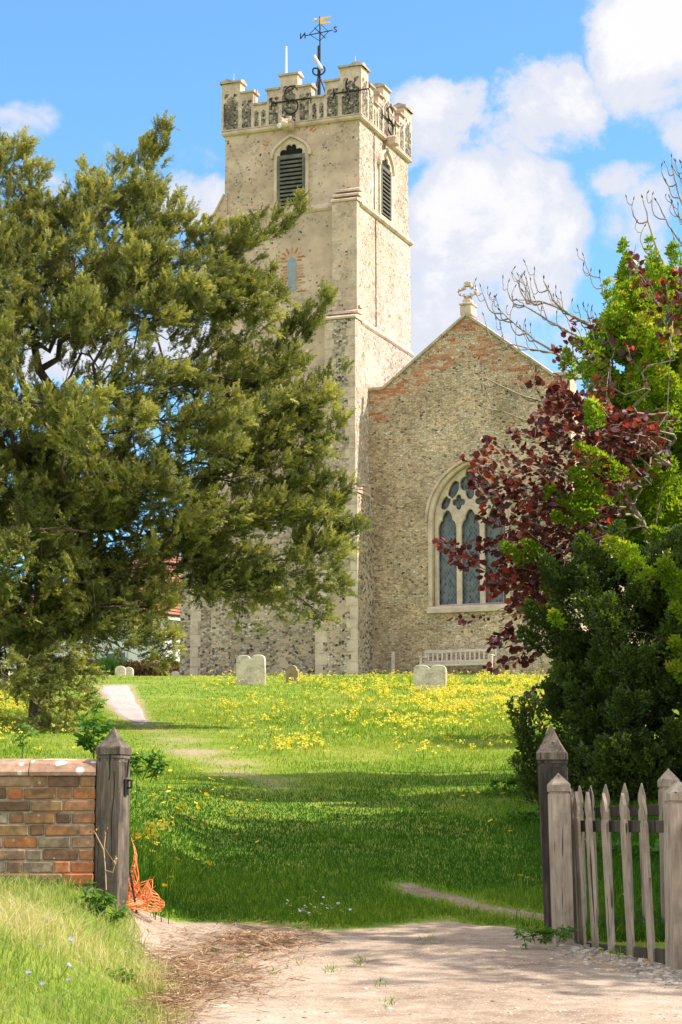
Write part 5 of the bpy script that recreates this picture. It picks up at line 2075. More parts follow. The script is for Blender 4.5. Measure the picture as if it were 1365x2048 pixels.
# ------------------------------------------------------------------ generic leafy crowns
def crown(poly, depth, half_d, n_pl, n_leaf, L_px, w_px, tmpls, smin, smax, dirfun, rng, mpp, gaps=None, edge_min=8, front=.3, d_of=None):
    pl = []
    tries = 0
    xs = [p[0] for p in poly]; ys = [p[1] for p in poly]
    while len(pl) < n_pl and tries < 40000:
        tries += 1
        tx, ty = rng.uniform(min(xs), max(xs)), rng.uniform(min(ys), max(ys))
        if not in_poly(tx, ty, poly): continue
        ed = float(edge_dist(np.array(tx), np.array(ty), poly))
        if ed < edge_min: continue
        if gaps and any(((tx - g[0]) / g[2]) ** 2 + ((ty - g[1]) / g[3]) ** 2 < 1 for g in gaps): continue
        hd = min(half_d, .25 + ed * mpp * 1.2)
        u_ = rng.uniform(-1, 1) - front
        dep = depth + hd * max(-1, u_)
        dirp = dirfun(tx, ty, rng)
        L = rng.uniform(*L_px)
        T = atv(tx, ty, dep)
        B = atv(tx - dirp[0] * L, ty - dirp[1] * L, dep + .12 * hd)
        pl.append((B, T, rng.uniform(*w_px) * mpp, n_leaf))
    return pl


def leaves(pl, tmpls, smin, smax, rng, origin, tbase=.4, tvar=.15, ttip=.3, droop=.0, updir=(0, 0, 1), uprnd=.8, taper=.5):
    VV, TT = [], []
    for (B, T, w, n) in pl:
        p, d, t = plume_points(B, T, w, n, rng, taper=taper)
        d = unit(d + np.array([0, 0, -droop]))
        up = unit(rng.normal(size=(n, 3)) * uprnd + np.array(updir))
        pt = rng.normal() * tvar * .6
        for m, tmx in enumerate(tmpls):
            s_ = slice(m, None, len(tmpls))
            q = len(p[s_])
            if q == 0: continue
            VV.append(scatter(tmx, p[s_] - origin, d[s_], up[s_], rng.uniform(smin, smax, q)))
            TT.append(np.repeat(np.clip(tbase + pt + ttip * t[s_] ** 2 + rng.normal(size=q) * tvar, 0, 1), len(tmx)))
    return np.concatenate(VV), np.concatenate(TT)


def skeleton_for(pl, trunk, rng, rtip, ex, rmax, wig=.07, cont=True):
    sk = Skeleton(trunk)
    for i in sorted(range(len(pl)), key=lambda i: np.linalg.norm(pl[i][0] - np.array(trunk[0]))):
        B, T, w, n = pl[i]
        e = sk.reach(B, wig=wig, allow_up=.3)
        if cont:
            for t in (.33, .66, .95):
                v = Vector(B + (T - B) * t) + Vector(tuple(rng.normal(size=3) * .02))
                sk.p.append(v); sk.par.append(e); e = len(sk.p) - 1
    return sk, sk.mesh(rtip, ex, rmax)


# ---- dark box bush behind the fence
rng = np.random.default_rng(21)
BD = 24.6
BM = BD / 4200
bb_ = at(1300, 1640, BD + .6)
BOX = thing("box_bush", "dense dark green evergreen bush filling the space behind the picket fence", "bush", (bb_.x, BD + .6, Hf(bb_.x, BD + .6)))
PB = [(1072, 1170), (1085, 1125), (1130, 1095), (1180, 1080), (1250, 1062), (1365, 1045), (1500, 1060), (1580, 1150), (1600, 1640), (1090, 1640), (1085, 1600), (1095, 1540), (1098, 1450), (1088, 1380), (1095, 1320), (1075, 1270), (1085, 1220)]


def dir_box(tx, ty, rng):
    v = np.array([(tx - 1330) * .004 + rng.normal() * .45, -.75 + rng.normal() * .3])
    return v / np.linalg.norm(v)


plB = crown(PB, BD, 1.4, 480, 130, (50, 95), (18, 34), None, 0, 0, dir_box, rng, BM, front=.25)
for (b_, t_, w) in [((1075, 1560), (1022, 1405), 12), ((1060, 1530), (1050, 1400), 12), ((1075, 1560), (1035, 1450), 14), ((1080, 1540), (1070, 1395), 16), ((1090, 1600), (1030, 1520), 16), ((1085, 1620), (1050, 1560), 20), ((1080, 1600), (1085, 1480), 22),
                    ((1110, 1300), (1045, 1268), 20), ((1120, 1180), (1090, 1120), 22), ((1180, 1140), (1165, 1080), 22), ((1250, 1120), (1235, 1058), 22), ((1100, 1260), (1060, 1215), 22)]:
    plB.append((atv(b_[0], b_[1], BD - .5), atv(t_[0], t_[1], BD - .6), w * BM, int(5 * w) + 40))
def sprig(n, ll, rng):
    """short shoot with small oval leaves"""
    Q = []
    L0 = leaf_tmpl(.30, .08, .05)
    for i in range(n):
        a = rng.uniform(0, 6.28); el_ = rng.uniform(.5, 1.1)
        M = np.array(Matrix.Rotation(a, 3, 'X') @ Matrix.Rotation(el_, 3, 'Z'))
        Q.append(L0 * ll @ M.T + np.array([.1 + .85 * i / n, 0, 0]))
    return np.concatenate(Q)


tb = [sprig(6, .36, rng) for _ in range(4)]
V, T_ = leaves(plB, tb, .075, .13, rng, np.array(BOX.location), .36, .18, .28, uprnd=.9)
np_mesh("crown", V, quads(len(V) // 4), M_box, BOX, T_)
print("box quads", len(V) // 4)
mb = MB()
sk, r = skeleton_for(plB, [Vector((bb_.x, BD + .6, BOX.location.z - .3)), Vector((bb_.x, BD + .6, BOX.location.z + .3)), Vector((bb_.x + .05, BD + .6, BOX.location.z + .9))], rng, .004, .5, .14)
sk.build(mb, r, 5)
wbuild(mb, "trunk", M_bark, BOX, True)

# ---- bright green shrub above it
rng = np.random.default_rng(33)
GD = 27.0
GM_ = GD / 4200
gb = at(1420, 1640, GD)
GREEN = thing("green_shrub", "tall bright yellow-green shrub rising behind the dark bush at the right edge", "shrub", (gb.x, GD, Hf(gb.x, GD)))
PG = [(1130, 690), (1165, 670), (1200, 630), (1215, 570), (1240, 540), (1248, 488), (1275, 520), (1300, 490), (1330, 530), (1400, 470), (1470, 520), (1490, 700), (1490, 900), (1480, 1230), (1365, 1230), (1300, 1130), (1230, 1080), (1160, 1090), (1140, 1040), (1150, 1000), (1140, 940), (1180, 890), (1200, 850), (1215, 810), (1190, 770), (1150, 740)]


def dir_up(tx, ty, rng):
    v = np.array([(tx - 1400) * .0022 + rng.normal() * .4, -.9 + rng.normal() * .3])
    return v / np.linalg.norm(v)


plG = crown(PG, GD, 1.3, 430, 95, (45, 100), (16, 34), None, 0, 0, dir_up, rng, GM_, front=.2)
for (b_, t_, w) in [((1262, 560), (1247, 482), 14), ((1310, 570), (1300, 478), 16), ((1235, 640), (1215, 560), 18), ((1200, 720), (1150, 680), 20), ((1060, 1130), (1005, 1090), 14), ((1080, 1110), (1050, 1085), 14), ((1210, 940), (1155, 890), 24), ((1200, 1000), (1145, 940), 26), ((1190, 1040), (1130, 1000), 24), ((1150, 760), (1130, 700), 20),
                    ((1120, 1010), (1095, 975), 12), ((1360, 560), (1345, 490), 18), ((1365, 1200), (1330, 1130), 24), ((1200, 860), (1180, 800), 22), ((1365, 1190), (1325, 1120), 22), ((1390, 1320), (1345, 1280), 20), ((1390, 1360), (1340, 1330), 18), ((1300, 1160), (1250, 1110), 22), ((1280, 1130), (1215, 1080), 24), ((1350, 1110), (1300, 1060), 28), ((1400, 1250), (1350, 1210), 24), ((1120, 1260), (1105, 1225), 9), ((1250, 960), (1195, 905), 18), ((1220, 1010), (1160, 985), 18), ((1300, 850), (1270, 770), 18), ((1150, 1060), (1110, 1030), 12)]:
    dz = 3.9 if b_[1] > 1120 and b_[0] > 1100 else (2.4 if b_[1] > 850 else 1.0)
    plG.append((atv(b_[0], b_[1], GD - dz), atv(t_[0], t_[1], GD - dz - .1), w * GM_, int(4.5 * w)))
tg = [leaf_tmpl(.26, .10, .1), leaf_tmpl(.22, .06, -.05)]
tg2 = [np.concatenate([a, a * .85 @ np.array([[.5, .86, .1], [-.86, .5, 0], [0, 0, 1]]) + np.array([.15, .2, .05]), a * .8 @ np.array([[.5, -.86, 0], [.86, .5, .1], [0, 0, 1]]) + np.array([.1, -.2, .02])]) for a in tg]
V, T_ = leaves(plG, tg2, .05, .085, rng, np.array(GREEN.location), .42, .18, .3, uprnd=.9)
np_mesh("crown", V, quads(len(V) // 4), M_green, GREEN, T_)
print("green quads", len(V) // 4)
mb = MB()
sk, r = skeleton_for(plG, [Vector((gb.x, GD, GREEN.location.z - .3))] + [at(1415 - i * 6, 1600 - i * 90, GD) for i in range(1, 6)], rng, .0045, .5, .16)
sk.build(mb, r, 5)
wbuild(mb, "trunk", M_bark, GREEN, True)

# ---- purple-leaved tree
rng = np.random.default_rng(44)
PD = 25.3
PM = PD / 4200
pb = at(1345, 1640, PD + 1.2)
PURPLE = thing("purple_tree", "purple-leaved small tree arching across the church window from the right", "tree", (pb.x, PD + 1.2, Hf(pb.x, PD + 1.2)))
PP = [(930, 905), (965, 890), (1000, 900), (1030, 860), (1075, 800), (1085, 755), (1130, 740), (1180, 780), (1230, 810), (1285, 820), (1290, 890), (1190, 990), (1160, 1100), (1080, 1180), (1060, 1240), (1040, 1320), (985, 1290), (980, 1240), (960, 1180), (900, 1150), (880, 1085), (930, 1100), (990, 1080), (965, 1010), (950, 960)]


def dir_p(tx, ty, rng):
    v = np.array([-.8 + rng.normal() * .3, -.2 + (ty - 1000) * .0016 + rng.normal() * .35])
    return v / np.linalg.norm(v)


plP = crown(PP, PD, 1.0, 125, 30, (60, 120), (22, 36), None, 0, 0, dir_p, rng, PM, gaps=[(960, 1050, 40, 30), (1010, 1190, 14, 12), (1060, 960, 26, 16)], front=.3)
for (b_, t_, w, n) in [((990, 950), (930, 912), 14, 22), ((1010, 900), (975, 880), 14, 18), ((970, 990), (950, 960), 16, 26), ((960, 1110), (880, 1085), 18, 44), ((990, 1150), (900, 1110), 20, 46), ((1000, 1100), (960, 1085), 14, 26), ((1010, 1050), (965, 1030), 16, 30), ((1050, 1000), (985, 990), 20, 36), ((990, 1230), (905, 1240), 10, 14),
                       ((1040, 1260), (980, 1290), 18, 34), ((1060, 1290), (1010, 1330), 14, 20), ((1080, 1310), (975, 1335), 10, 26), ((1075, 1370), (1060, 1392), 10, 12), ((1070, 880), (1015, 850), 16, 24), ((1090, 820), (1060, 740), 14, 20), ((1130, 780), (1120, 690), 14, 18), ((1150, 720), (1135, 640), 10, 8), ((1190, 680), (1180, 630), 10, 7),
                       ((1260, 560), (1270, 490), 8, 7), ((1320, 620), (1275, 530), 14, 22), ((1340, 640), (1335, 560), 14, 22), ((1350, 720), (1330, 640), 18, 24), ((1220, 740), (1180, 700), 14, 16), ((1380, 620), (1360, 540), 20, 26), ((1100, 1230), (1040, 1200), 26, 44), ((1070, 1180), (1000, 1150), 24, 50), ((1120, 1160), (1040, 1130), 26, 46), ((1250, 790), (1190, 750), 16, 18), ((1300, 600), (1262, 520), 12, 16), ((1345, 700), (1300, 560), 18, 26), ((1390, 700), (1365, 590), 18, 26), ((1300, 780), (1250, 690), 16, 20), ((1230, 700), (1195, 640), 10, 10), ((1170, 690), (1150, 650), 8, 8)]:
    plP.append((atv(b_[0], b_[1], PD - .5), atv(t_[0], t_[1], PD - .7), w * PM, n))
tp = [leaf_tmpl(.50, .10, .12), leaf_tmpl(.46, .16, -.08), leaf_tmpl(.52, .05, .2)]
V, T_ = leaves(plP, tp, .045, .108, rng, np.array(PURPLE.location), .42, .22, .16, droop=.55, uprnd=1.1, taper=.25)
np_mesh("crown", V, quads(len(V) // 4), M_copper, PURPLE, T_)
sk = Skeleton([Vector((pb.x, PD + 1.2, PURPLE.location.z - .3))] + [at(1345 - 4 * i, 1600 - 70 * i, PD + 1.2 - .08 * i) for i in range(1, 9)])
for li in [[(1321, 1180), (1240, 1120), (1160, 1080), (1080, 1050), (1010, 1000)], [(1317, 1100), (1250, 980), (1180, 900), (1120, 830)], [(1321, 1180), (1220, 1180), (1130, 1170), (1040, 1150), (960, 1120)], [(1313, 1040), (1330, 900), (1340, 760), (1345, 640)], [(1250, 980), (1160, 960), (1080, 930), (1000, 920)]]:
    P = np.array([tuple(v) for v in sk.p]); a0 = at(li[0][0], li[0][1], PD + .6)
    par = int(np.argmin(np.linalg.norm(P - np.array(a0), axis=1)))
    for k, (a, b) in enumerate(li[1:]):
        for s_ in (.5, 1):
            pv = li[k]
            sk.p.append(at(pv[0] + (a - pv[0]) * s_, pv[1] + (b - pv[1]) * s_, PD + .5 - .25 * k) + Vector((random.gauss(0, .02), 0, random.gauss(0, .03)))); sk.par.append(par); par = len(sk.p) - 1
for i in sorted(range(len(plP)), key=lambda i: np.linalg.norm(plP[i][0] - np.array(sk.p[8]))):
    B, T, w, n = plP[i]
    e = sk.reach(B, wig=.05, seg=.2)
    for t in (.33, .66, 1.0):
        sk.p.append(Vector(B + (T - B) * t) + Vector(tuple(rng.normal(size=3) * .015))); sk.par.append(e); e = len(sk.p) - 1
r = sk.mesh(.0042, .48, .12)
mb = MB(); sk.build(mb, r, 6)
wbuild(mb, "trunk", M_twig, PURPLE, True)


# ---- bare tree: pale upcurved twigs with dark buds
rng = np.random.default_rng(55)
AD = 28.4
ab = at(1470, 1640, AD)
ASH = thing("bare_tree", "leafless tree with pale up-curved twigs and dark buds reaching past the gable from the right", "tree", (ab.x, AD, Hf(ab.x, AD)))
mb = MB(); bud = MB()
mb.tube([Vector((ab.x, AD, ASH.location.z - .3))] + [at(1470 + 3 * i, 1640 - 110 * i, AD) for i in range(1, 11)], [.22, .20, .18, .17, .155, .14, .13, .11, .09, .07, .05], 9)


def twig(pxs, d, r0, r1, subs=0, level=0):
    """branch through photo points; side twigs curve upwards and end in buds"""
    n = 18
    P = np.array(pxs, float)
    tt = np.linspace(0, len(P) - 1, n)
    # smooth interpolation
    sx = np.interp(tt, range(len(P)), P[:, 0]); sy = np.interp(tt, range(len(P)), P[:, 1])
    for _ in range(3 + 3 * (level > 0)):
        sx[1:-1] = (sx[:-2] + 2 * sx[1:-1] + sx[2:]) / 4; sy[1:-1] = (sy[:-2] + 2 * sy[1:-1] + sy[2:]) / 4
    wg = 1.2 if level == 0 else .35
    sx[1:-1] += rng.normal(size=n - 2) * wg; sy[1:-1] += rng.normal(size=n - 2) * wg
    dd = d + np.cumsum(rng.normal(size=n)) * (.03 if level == 0 else .006)
    pts = [at(a, b, c_) for a, b, c_ in zip(sx, sy, dd)]
    mb.tube(pts, [r0 + (r1 - r0) * i / (n - 1) for i in range(n)], 6 if level == 0 else 5)
    tip = pts[-1]; dv = (pts[-1] - pts[-2]).normalized()
    mb.tube([tip - dv * .01, tip + dv * .018, tip + dv * .05], [r1 * 1.2, r1 * 2.2, r1 * .4], 5, mi=1)
    for k in range(subs):
        i = rng.integers(4, n - 1) if k else n - 4
        a0, b0 = sx[i], sy[i]
        L = rng.uniform(22, 60) if level == 0 else rng.uniform(12, 28)
        hd = -1 if sx[-1] < sx[0] else 1
        q = [(a0, b0), (a0 + hd * L * .45, b0 + rng.uniform(-6, 10)), (a0 + hd * L * rng.uniform(.5, .8), b0 - L * .55), (a0 + hd * L * rng.uniform(.5, .85), b0 - L * 1.0)]
        twig(q, dd[i], max(r0 * .45, .0055), .004, int(rng.integers(0, 3)) if level < 1 else 0, level + 1)


for pxs, r0, s_ in [([(1490, 980), (1380, 860), (1230, 770), (1120, 720), (1060, 672), (1022, 640), (1000, 620)], .03, 7), ([(1480, 860), (1330, 740), (1200, 660), (1110, 610), (1070, 600), (1030, 600)], .03, 7), ([(1480, 900), (1320, 760), (1190, 690), (1110, 650), (1050, 610), (1035, 600)], .026, 6),
                    ([(1475, 800), (1290, 690), (1180, 655), (1120, 620), (1095, 580), (1088, 556)], .026, 5), ([(1480, 1000), (1330, 880), (1180, 830), (1060, 800), (1000, 772), (955, 748)], .024, 6), ([(1480, 1020), (1330, 930), (1180, 860), (1080, 850), (1010, 825), (962, 812)], .02, 5),
                    ([(1490, 700), (1420, 640), (1340, 560), (1300, 460), (1285, 395)], .03, 6), ([(1490, 600), (1430, 520), (1380, 450), (1355, 380), (1345, 335)], .03, 7), ([(1480, 640), (1420, 560), (1350, 470), (1312, 400)], .024, 6), ([(1490, 560), (1440, 480), (1400, 400), (1362, 325)], .026, 5), ([(1470, 760), (1360, 700), (1230, 640), (1205, 590), (1200, 545)], .02, 3), ([(1480, 940), (1350, 830), (1200, 740), (1090, 700), (1030, 692), (1000, 680)], .022, 6)]:
    twig(pxs, AD - .6, r0, .006, s_)
wbuild(mb, "trunk", [M_twig, M_bud], ASH, True)

# ---- shrubs beyond the right edge of the photo: they give the shade on the grass and the track
def shade_tree(name, label, x, y, hz, rad, n, nl, m, rng, smin, smax, sq=.8, open_=0):
    z0 = Hf(x, y)
    root = thing(name, label, "tree", (x, y, z0))
    pl = []
    for _ in range(n):
        v = unit(rng.normal(size=(1, 3)))[0] * rad * rng.uniform(.45, 1.0) * np.array([1, 1, sq])
        T = np.array([x, y, z0 + hz]) + v
        if T[2] < z0 + .25: continue
        B = T - unit(v[None])[0] * rad * .35 - np.array([0, 0, .1])
        pl.append((B, T, rad * .17, nl))
    V, t = leaves(pl, tg2, smin, smax, rng, np.array(root.location), .4, .15, .2)
    np_mesh("crown", V, quads(len(V) // 4), m, root, t)
    sk, r = skeleton_for(pl, [Vector((x, y, z0 - .3)), Vector((x + .03, y, z0 + hz * .35)), Vector((x, y + .05, z0 + hz * .7)), Vector((x, y, z0 + hz))], rng, .008, .5, .2)
    mb = MB(); sk.build(mb, r, 6)
    wbuild(mb, "trunk", M_bark, root, True)
    return root


rng = np.random.default_rng(66)
shade_tree("hawthorn_tree", "hawthorn standing just beyond the picket fence to the right", 6.5, 16.6, 5.8, 3.0, 350, 80, M_box, rng, .09, .15, 1.05)
shade_tree("hawthorn_tree", "tall hawthorn in the middle of the hedge line to the right", 7.0, 20.2, 6.2, 2.9, 330, 78, M_box, rng, .09, .15, 1.05)
shade_tree("hawthorn_tree", "hawthorn farther along the hedge line to the right", 8.2, 23.2, 5.0, 2.5, 240, 60, M_box, rng, .09, .15, 1.0)
shade_tree("hawthorn_tree", "thin hawthorn over the track to the right of the gate", 8.3, 13.2, 6.8, 2.4, 120, 30, M_green, rng, .09, .15, .7)
shade_tree("hawthorn_tree", "hawthorn at the far end of the hedge line to the right", 8.4, 33.6, 6.2, 1.9, 150, 50, M_green, rng, .10, .17, .7)

# ------------------------------------------------------------------ clipped russet hedge before the house, small bush
rng = np.random.default_rng(77)
hd0, hd1 = at(40, 1340, 73.5), at(420, 1340, 76.5)
htop = at(200, 1320, 74.5).z
HED = thing("clipped_hedge", "low russet clipped beech hedge in front of the white house", "hedge", ((hd0.x + hd1.x) / 2, 75, Hf((hd0.x + hd1.x) / 2, 75)))
n = 9000
t = rng.random(n)
p = np.stack([hd0.x + (hd1.x - hd0.x) * t, hd0.y + (hd1.y - hd0.y) * t + rng.uniform(-.5, .5, n), np.zeros(n)], 1)
gz_ = H(p[:, 0], p[:, 1])
p[:, 2] = gz_ + (htop - gz_) * rng.random(n) + rng.normal(size=n) * .03
V = scatter(tg2[0], p - np.array(HED.location), rndunit(n, rng), rndunit(n, rng), rng.uniform(.07, .13, n))
np_mesh("foliage", V, quads(len(V) // 4), M_hedge, HED, np.repeat(rng.random(n) * .95, 6))
mb = MB()
for q in range(30):
    a = q / 29
    x, y = hd0.x + (hd1.x - hd0.x) * a, hd0.y + (hd1.y - hd0.y) * a
    mb.tube([(x, y, Hf(x, y) - .1), (x + random.uniform(-.2, .2), y, htop - .2)], [.03, .012], 5)
wbuild(mb, "stems", M_bark, HED)
p0 = at(215, 1356, 70)
SB = thing("small_bush", "small light green bush beside the round-topped headstones at the head of the path", "bush", (p0.x, 70, Hf(p0.x, 70)))
n = 900
p = rng.normal(size=(n, 3)) * np.array([.28, .25, .22]) + np.array([0, 0, .35])
V = scatter(tg2[1], p, rndunit(n, rng), rndunit(n, rng), rng.uniform(.06, .11, n))
np_mesh("foliage", V, quads(len(V) // 4), M_weed, SB, np.repeat(rng.random(n), 6))


# ------------------------------------------------------------------ grass, flowers, weeds, litter
rng = np.random.default_rng(101)


def blades(x, y, h, w, lean, rng, base=None, segs=2):
    """curved blades -> vertices (n*segs*4,3)"""
    n = len(x)
    z = H(x, y) - .01
    a = rng.uniform(0, 2 * math.pi, n)
    la = rng.uniform(0, 2 * math.pi, n)
    l = np.abs(rng.normal(size=n)) * lean * h
    b = np.stack([x, y, z], 1)
    wd = np.stack([np.cos(a), np.sin(a), 0 * a], 1) * (w / 2)[:, None]
    ld = np.stack([np.cos(la), np.sin(la), 0 * la], 1) * l[:, None]
    out = []
    if segs == 1:
        tip = b + ld + np.stack([0 * h, 0 * h, h], 1)
        out = np.stack([b - wd, b + wd, tip + wd * .25, tip - wd * .25], 1)
    else:
        mid = b + ld * .3 + np.stack([0 * h, 0 * h, h * .58], 1)
        tip = b + ld * 1.05 + np.stack([0 * h, 0 * h, h], 1)
        q1 = np.stack([b - wd, b + wd, mid + wd * .8, mid - wd * .8], 1)
        q2 = np.stack([mid - wd * .8, mid + wd * .8, tip + wd * .12, tip - wd * .12], 1)
        out = np.stack([q1, q2], 1)
    return out.reshape(-1, 3)


# lawn: spread so that nearer grass is finer
N = 330000
px = rng.uniform(-330, 1700, N)
py = rng.uniform(1352, 1885, N)
x, y, z = ground_px(px, py)
ok = ~np.isnan(x) & (y > 14.4) & (y < 71.5)
lx_, lz_ = None, None
x, y, py, px = x[ok], y[ok], py[ok], px[ok]
wr = wear_f(x, y)
keep = (rng.random(len(x)) > wr * 1.08)
keep &= ~((x < wx1 + .1) & (y > WD - .05) & (y < WD + TH + .03)) & (polydist(x, y, PATH) > -.05)
loc = (CI.to_3x3())
Lx_ = CI[0][0] * x + CI[0][1] * y + CI[0][3]; Ly_ = CI[1][0] * x + CI[1][1] * y + CI[1][3]
keep &= ~((Ly_ > -.9) & (Lx_ > -W - 2) & (Lx_ < .3)) & ~((Ly_ > GB - .02) & (Lx_ > 0))
x, y, wr = x[keep], y[keep], wr[keep]
n = len(x)
pat = vnoise(x * .9, y * .9, 41) * .5 + vnoise(x * .25, y * .25, 42) * .5
h = (.028 + .032 * rng.random(n)) * (.7 + .7 * pat) * (1 - .45 * np.clip(wr, 0, 1))
rough = sstep(-1.9, -3.0, x) * sstep(24, 16, y) + .8 * sstep(1.4, 2.4, x) * sstep(28, 20, y) + .45 * sstep(30, 40, y) * sstep(-2, 1, x)
h = h * (1 + 1.9 * rough) * (1 - .6 * sstep(-.5, .05, track_in(x, y)))
w = np.maximum(.0055, .00040 * y) * rng.uniform(.7, 1.3, n)
t = np.clip(.58 - .41 * sstep(36, 21, y) + (pat - .5) * .8 + rng.normal(size=n) * .16 + wr * .45 - .2 * rough * (y < 30), 0, 1)  # near grass greener, its colour darkened further to deepen the shade there
near = y < 24
V1 = blades(x[near], y[near], h[near], w[near], .55, rng, segs=2)
V2 = blades(x[~near], y[~near], h[~near], w[~near], .5, rng, segs=1)
V = np.concatenate([V1, V2])
T_ = np.concatenate([np.repeat(t[near], 2), t[~near]])
g = np_mesh("grass", V, quads(len(V) // 4), M_grass, None, T_)
tag(g, "short green churchyard grass sloping up to the church", "grass", kind='stuff')
print("lawn quads", len(V) // 4)

# long grass behind the wall and along the post feet
def tufts(n, xr, yr, hr, wr_, lean, tb, name, m, label, mask=None, cat="grass"):
    x = rng.uniform(xr[0], xr[1], n); y = rng.uniform(yr[0], yr[1], n)
    if mask is not None:
        k = mask(x, y); x, y = x[k], y[k]
    n = len(x)
    cl = vnoise(x * 2.3, y * 2.3, 51)
    h = rng.uniform(hr[0], hr[1], n) * (.45 + .9 * cl)
    V = blades(x, y, h, rng.uniform(wr_[0], wr_[1], n), lean, rng)
    cl2 = vnoise(x * 1.1 + 9, y * 1.1, 52)
    t = np.clip(tb + (cl - .5) * .3 + (cl2 - .5) * .75 + rng.normal(size=n) * .2, 0, 1)
    o = np_mesh(name, V, quads(len(V) // 4), m, None, np.repeat(t, 2))
    return tag(o, label, cat, kind='stuff')


tufts(15000, (-6, -1.2), (14.95, 16.6), (.16, .42), (.005, .010), .5, .15, "long_grass", M_grass, "long dark green grass growing up behind the brick wall", lambda x, y: rng.random(len(x)) > sstep(-1.8, -1.1, x))
tufts(52000, (-4.6, -.72), (8.0, 14.52), (.035, .16), (.003, .0065), .85, .44, "verge_grass", M_verge, "pale dry-tipped long grass on the bank below the brick wall",
      lambda x, y: (track_in(x, y) < rng.normal(size=len(x)) * .06 + .02))
tufts(2600, (1.1, 3.6), (12.2, 15.4), (.04, .14), (.004, .008), .7, .3, "fence_grass", M_grass, "small tufts of grass along the foot of the picket fence",
      lambda x, y: (track_in(x, y) < .12) & (track_in(x, y) > -.9) & (vnoise(x * 5, y * 5, 77) > .5))


# cowslips: nodding yellow heads on short stalks, thick towards the church
N = 60000
px = rng.uniform(-200, 1250, N); py = rng.uniform(1352, 1520, N)
dens = np.zeros(N)


def blob(cx, cy, rx, ry, a):
    return a * np.exp(-((px - cx) / rx) ** 2 - ((py - cy) / ry) ** 2)


for q in [(960, 1400, 200, 50, .62), (1010, 1372, 170, 22, .6), (760, 1385, 140, 34, .36), (640, 1365, 160, 12, .40), (820, 1450, 150, 26, .20), (560, 1420, 120, 60, .07), (590, 1505, 50, 18, .22), (560, 1485, 30, 10, .2), (480, 1372, 90, 10, .30), (420, 1362, 40, 7, .25), (450, 1420, 40, 10, .14), (-60, 1420, 120, 50, .35), (20, 1400, 60, 40, .3), (1000, 1490, 60, 14, .10), (900, 1510, 90, 20, .05)]:
    dens = np.maximum(dens, blob(*q))
dens *= .35 + 1.3 * (vnoise(px * .03, py * .09, 61) > .45)
x, y, z = ground_px(px, py)
ok = ~np.isnan(x) & (y < 69.5) & (rng.random(N) < dens * .46)
x, y, z = x[ok], y[ok], z[ok]
Lx_ = CI[0][0] * x + CI[0][1] * y + CI[0][3]; Ly_ = CI[1][0] * x + CI[1][1] * y + CI[1][3]
k = (Ly_ < -1.3) | ((Ly_ < GB - 1.1) & (Lx_ > .4))
x, y, z = x[k], y[k], z[k]
n = len(x)
hh = rng.uniform(.10, .20, n)
VV, TT, MM = [], [], []
stem = blades(x, y, hh + .02, np.full(n, .012), .15, rng, segs=1)
nf = 6
cen = np.repeat(np.stack([x, y, H(x, y) + hh], 1), nf, 0) + rng.normal(size=(n * nf, 3)) * np.array([.02, .02, .012])
fl = scatter(leaf_tmpl(.5, .2, .1), cen, rndunit(n * nf, rng) * np.array([1, 1, .5]) + np.array([0, 0, -.1]), rndunit(n * nf, rng) + np.array([0, 0, .8]), rng.uniform(.024, .042, n * nf))
V = np.concatenate([stem, fl])
mats = np.concatenate([np.zeros(len(stem) // 4), np.ones(len(fl) // 4)])
T_ = np.concatenate([np.full(len(stem) // 4, .4), np.repeat(rng.random(n * nf), 2)])
c_ = np_mesh("cowslips", V, quads(len(V) // 4), [M_grass, M_cows], None, T_, mats)
tag(c_, "drifts of pale yellow cowslips covering the upper lawn before the church", "wildflowers", kind='stuff')
print("cowslips", n)


# buttercups near the gate: each a flower of its own
def flower_mesh(name, hs, np_, pr, mats, cup=.5):
    mb = MB()
    mb.tube([(0, 0, -.01), (.004, .002, hs * .5), (0, .004, hs)], [.0022, .002, .0018], 4, .72, mi=0)
    for k in range(np_):
        a = 2 * math.pi * k / np_
        c, s = math.cos(a), math.sin(a)
        q = lambda r_, t_, z_: (r_ * c - t_ * s, .004 + r_ * s + t_ * c, hs + z_)
        mb.poly([q(.001, 0, 0), q(pr * .6, -pr * .5, pr * cup * .6), q(pr, -pr * .25, pr * cup * 1.1), q(pr, pr * .25, pr * cup * 1.1), q(pr * .6, pr * .5, pr * cup * .6)], [(0, 1, 2, 3, 4)], random.random(), 1)
    me_ = mb
    o = mb.build(name, mats)
    return o


def place_flowers(proto, pts, group, smin, smax, rng):
    for i, (a, b) in enumerate(pts):
        p = gp(a, b)
        o = proto if i == 0 else proto.copy()
        if i: COL.objects.link(o)
        o.location = (p.x, p.y, p.z)
        s_ = rng.uniform(smin, smax)
        o.scale = (s_, s_, min(s_, 1.0) * rng.uniform(.6, 1.0))
        o.rotation_euler = (rng.normal() * .3 + .25, rng.normal() * .25, rng.uniform(0, 6.3))


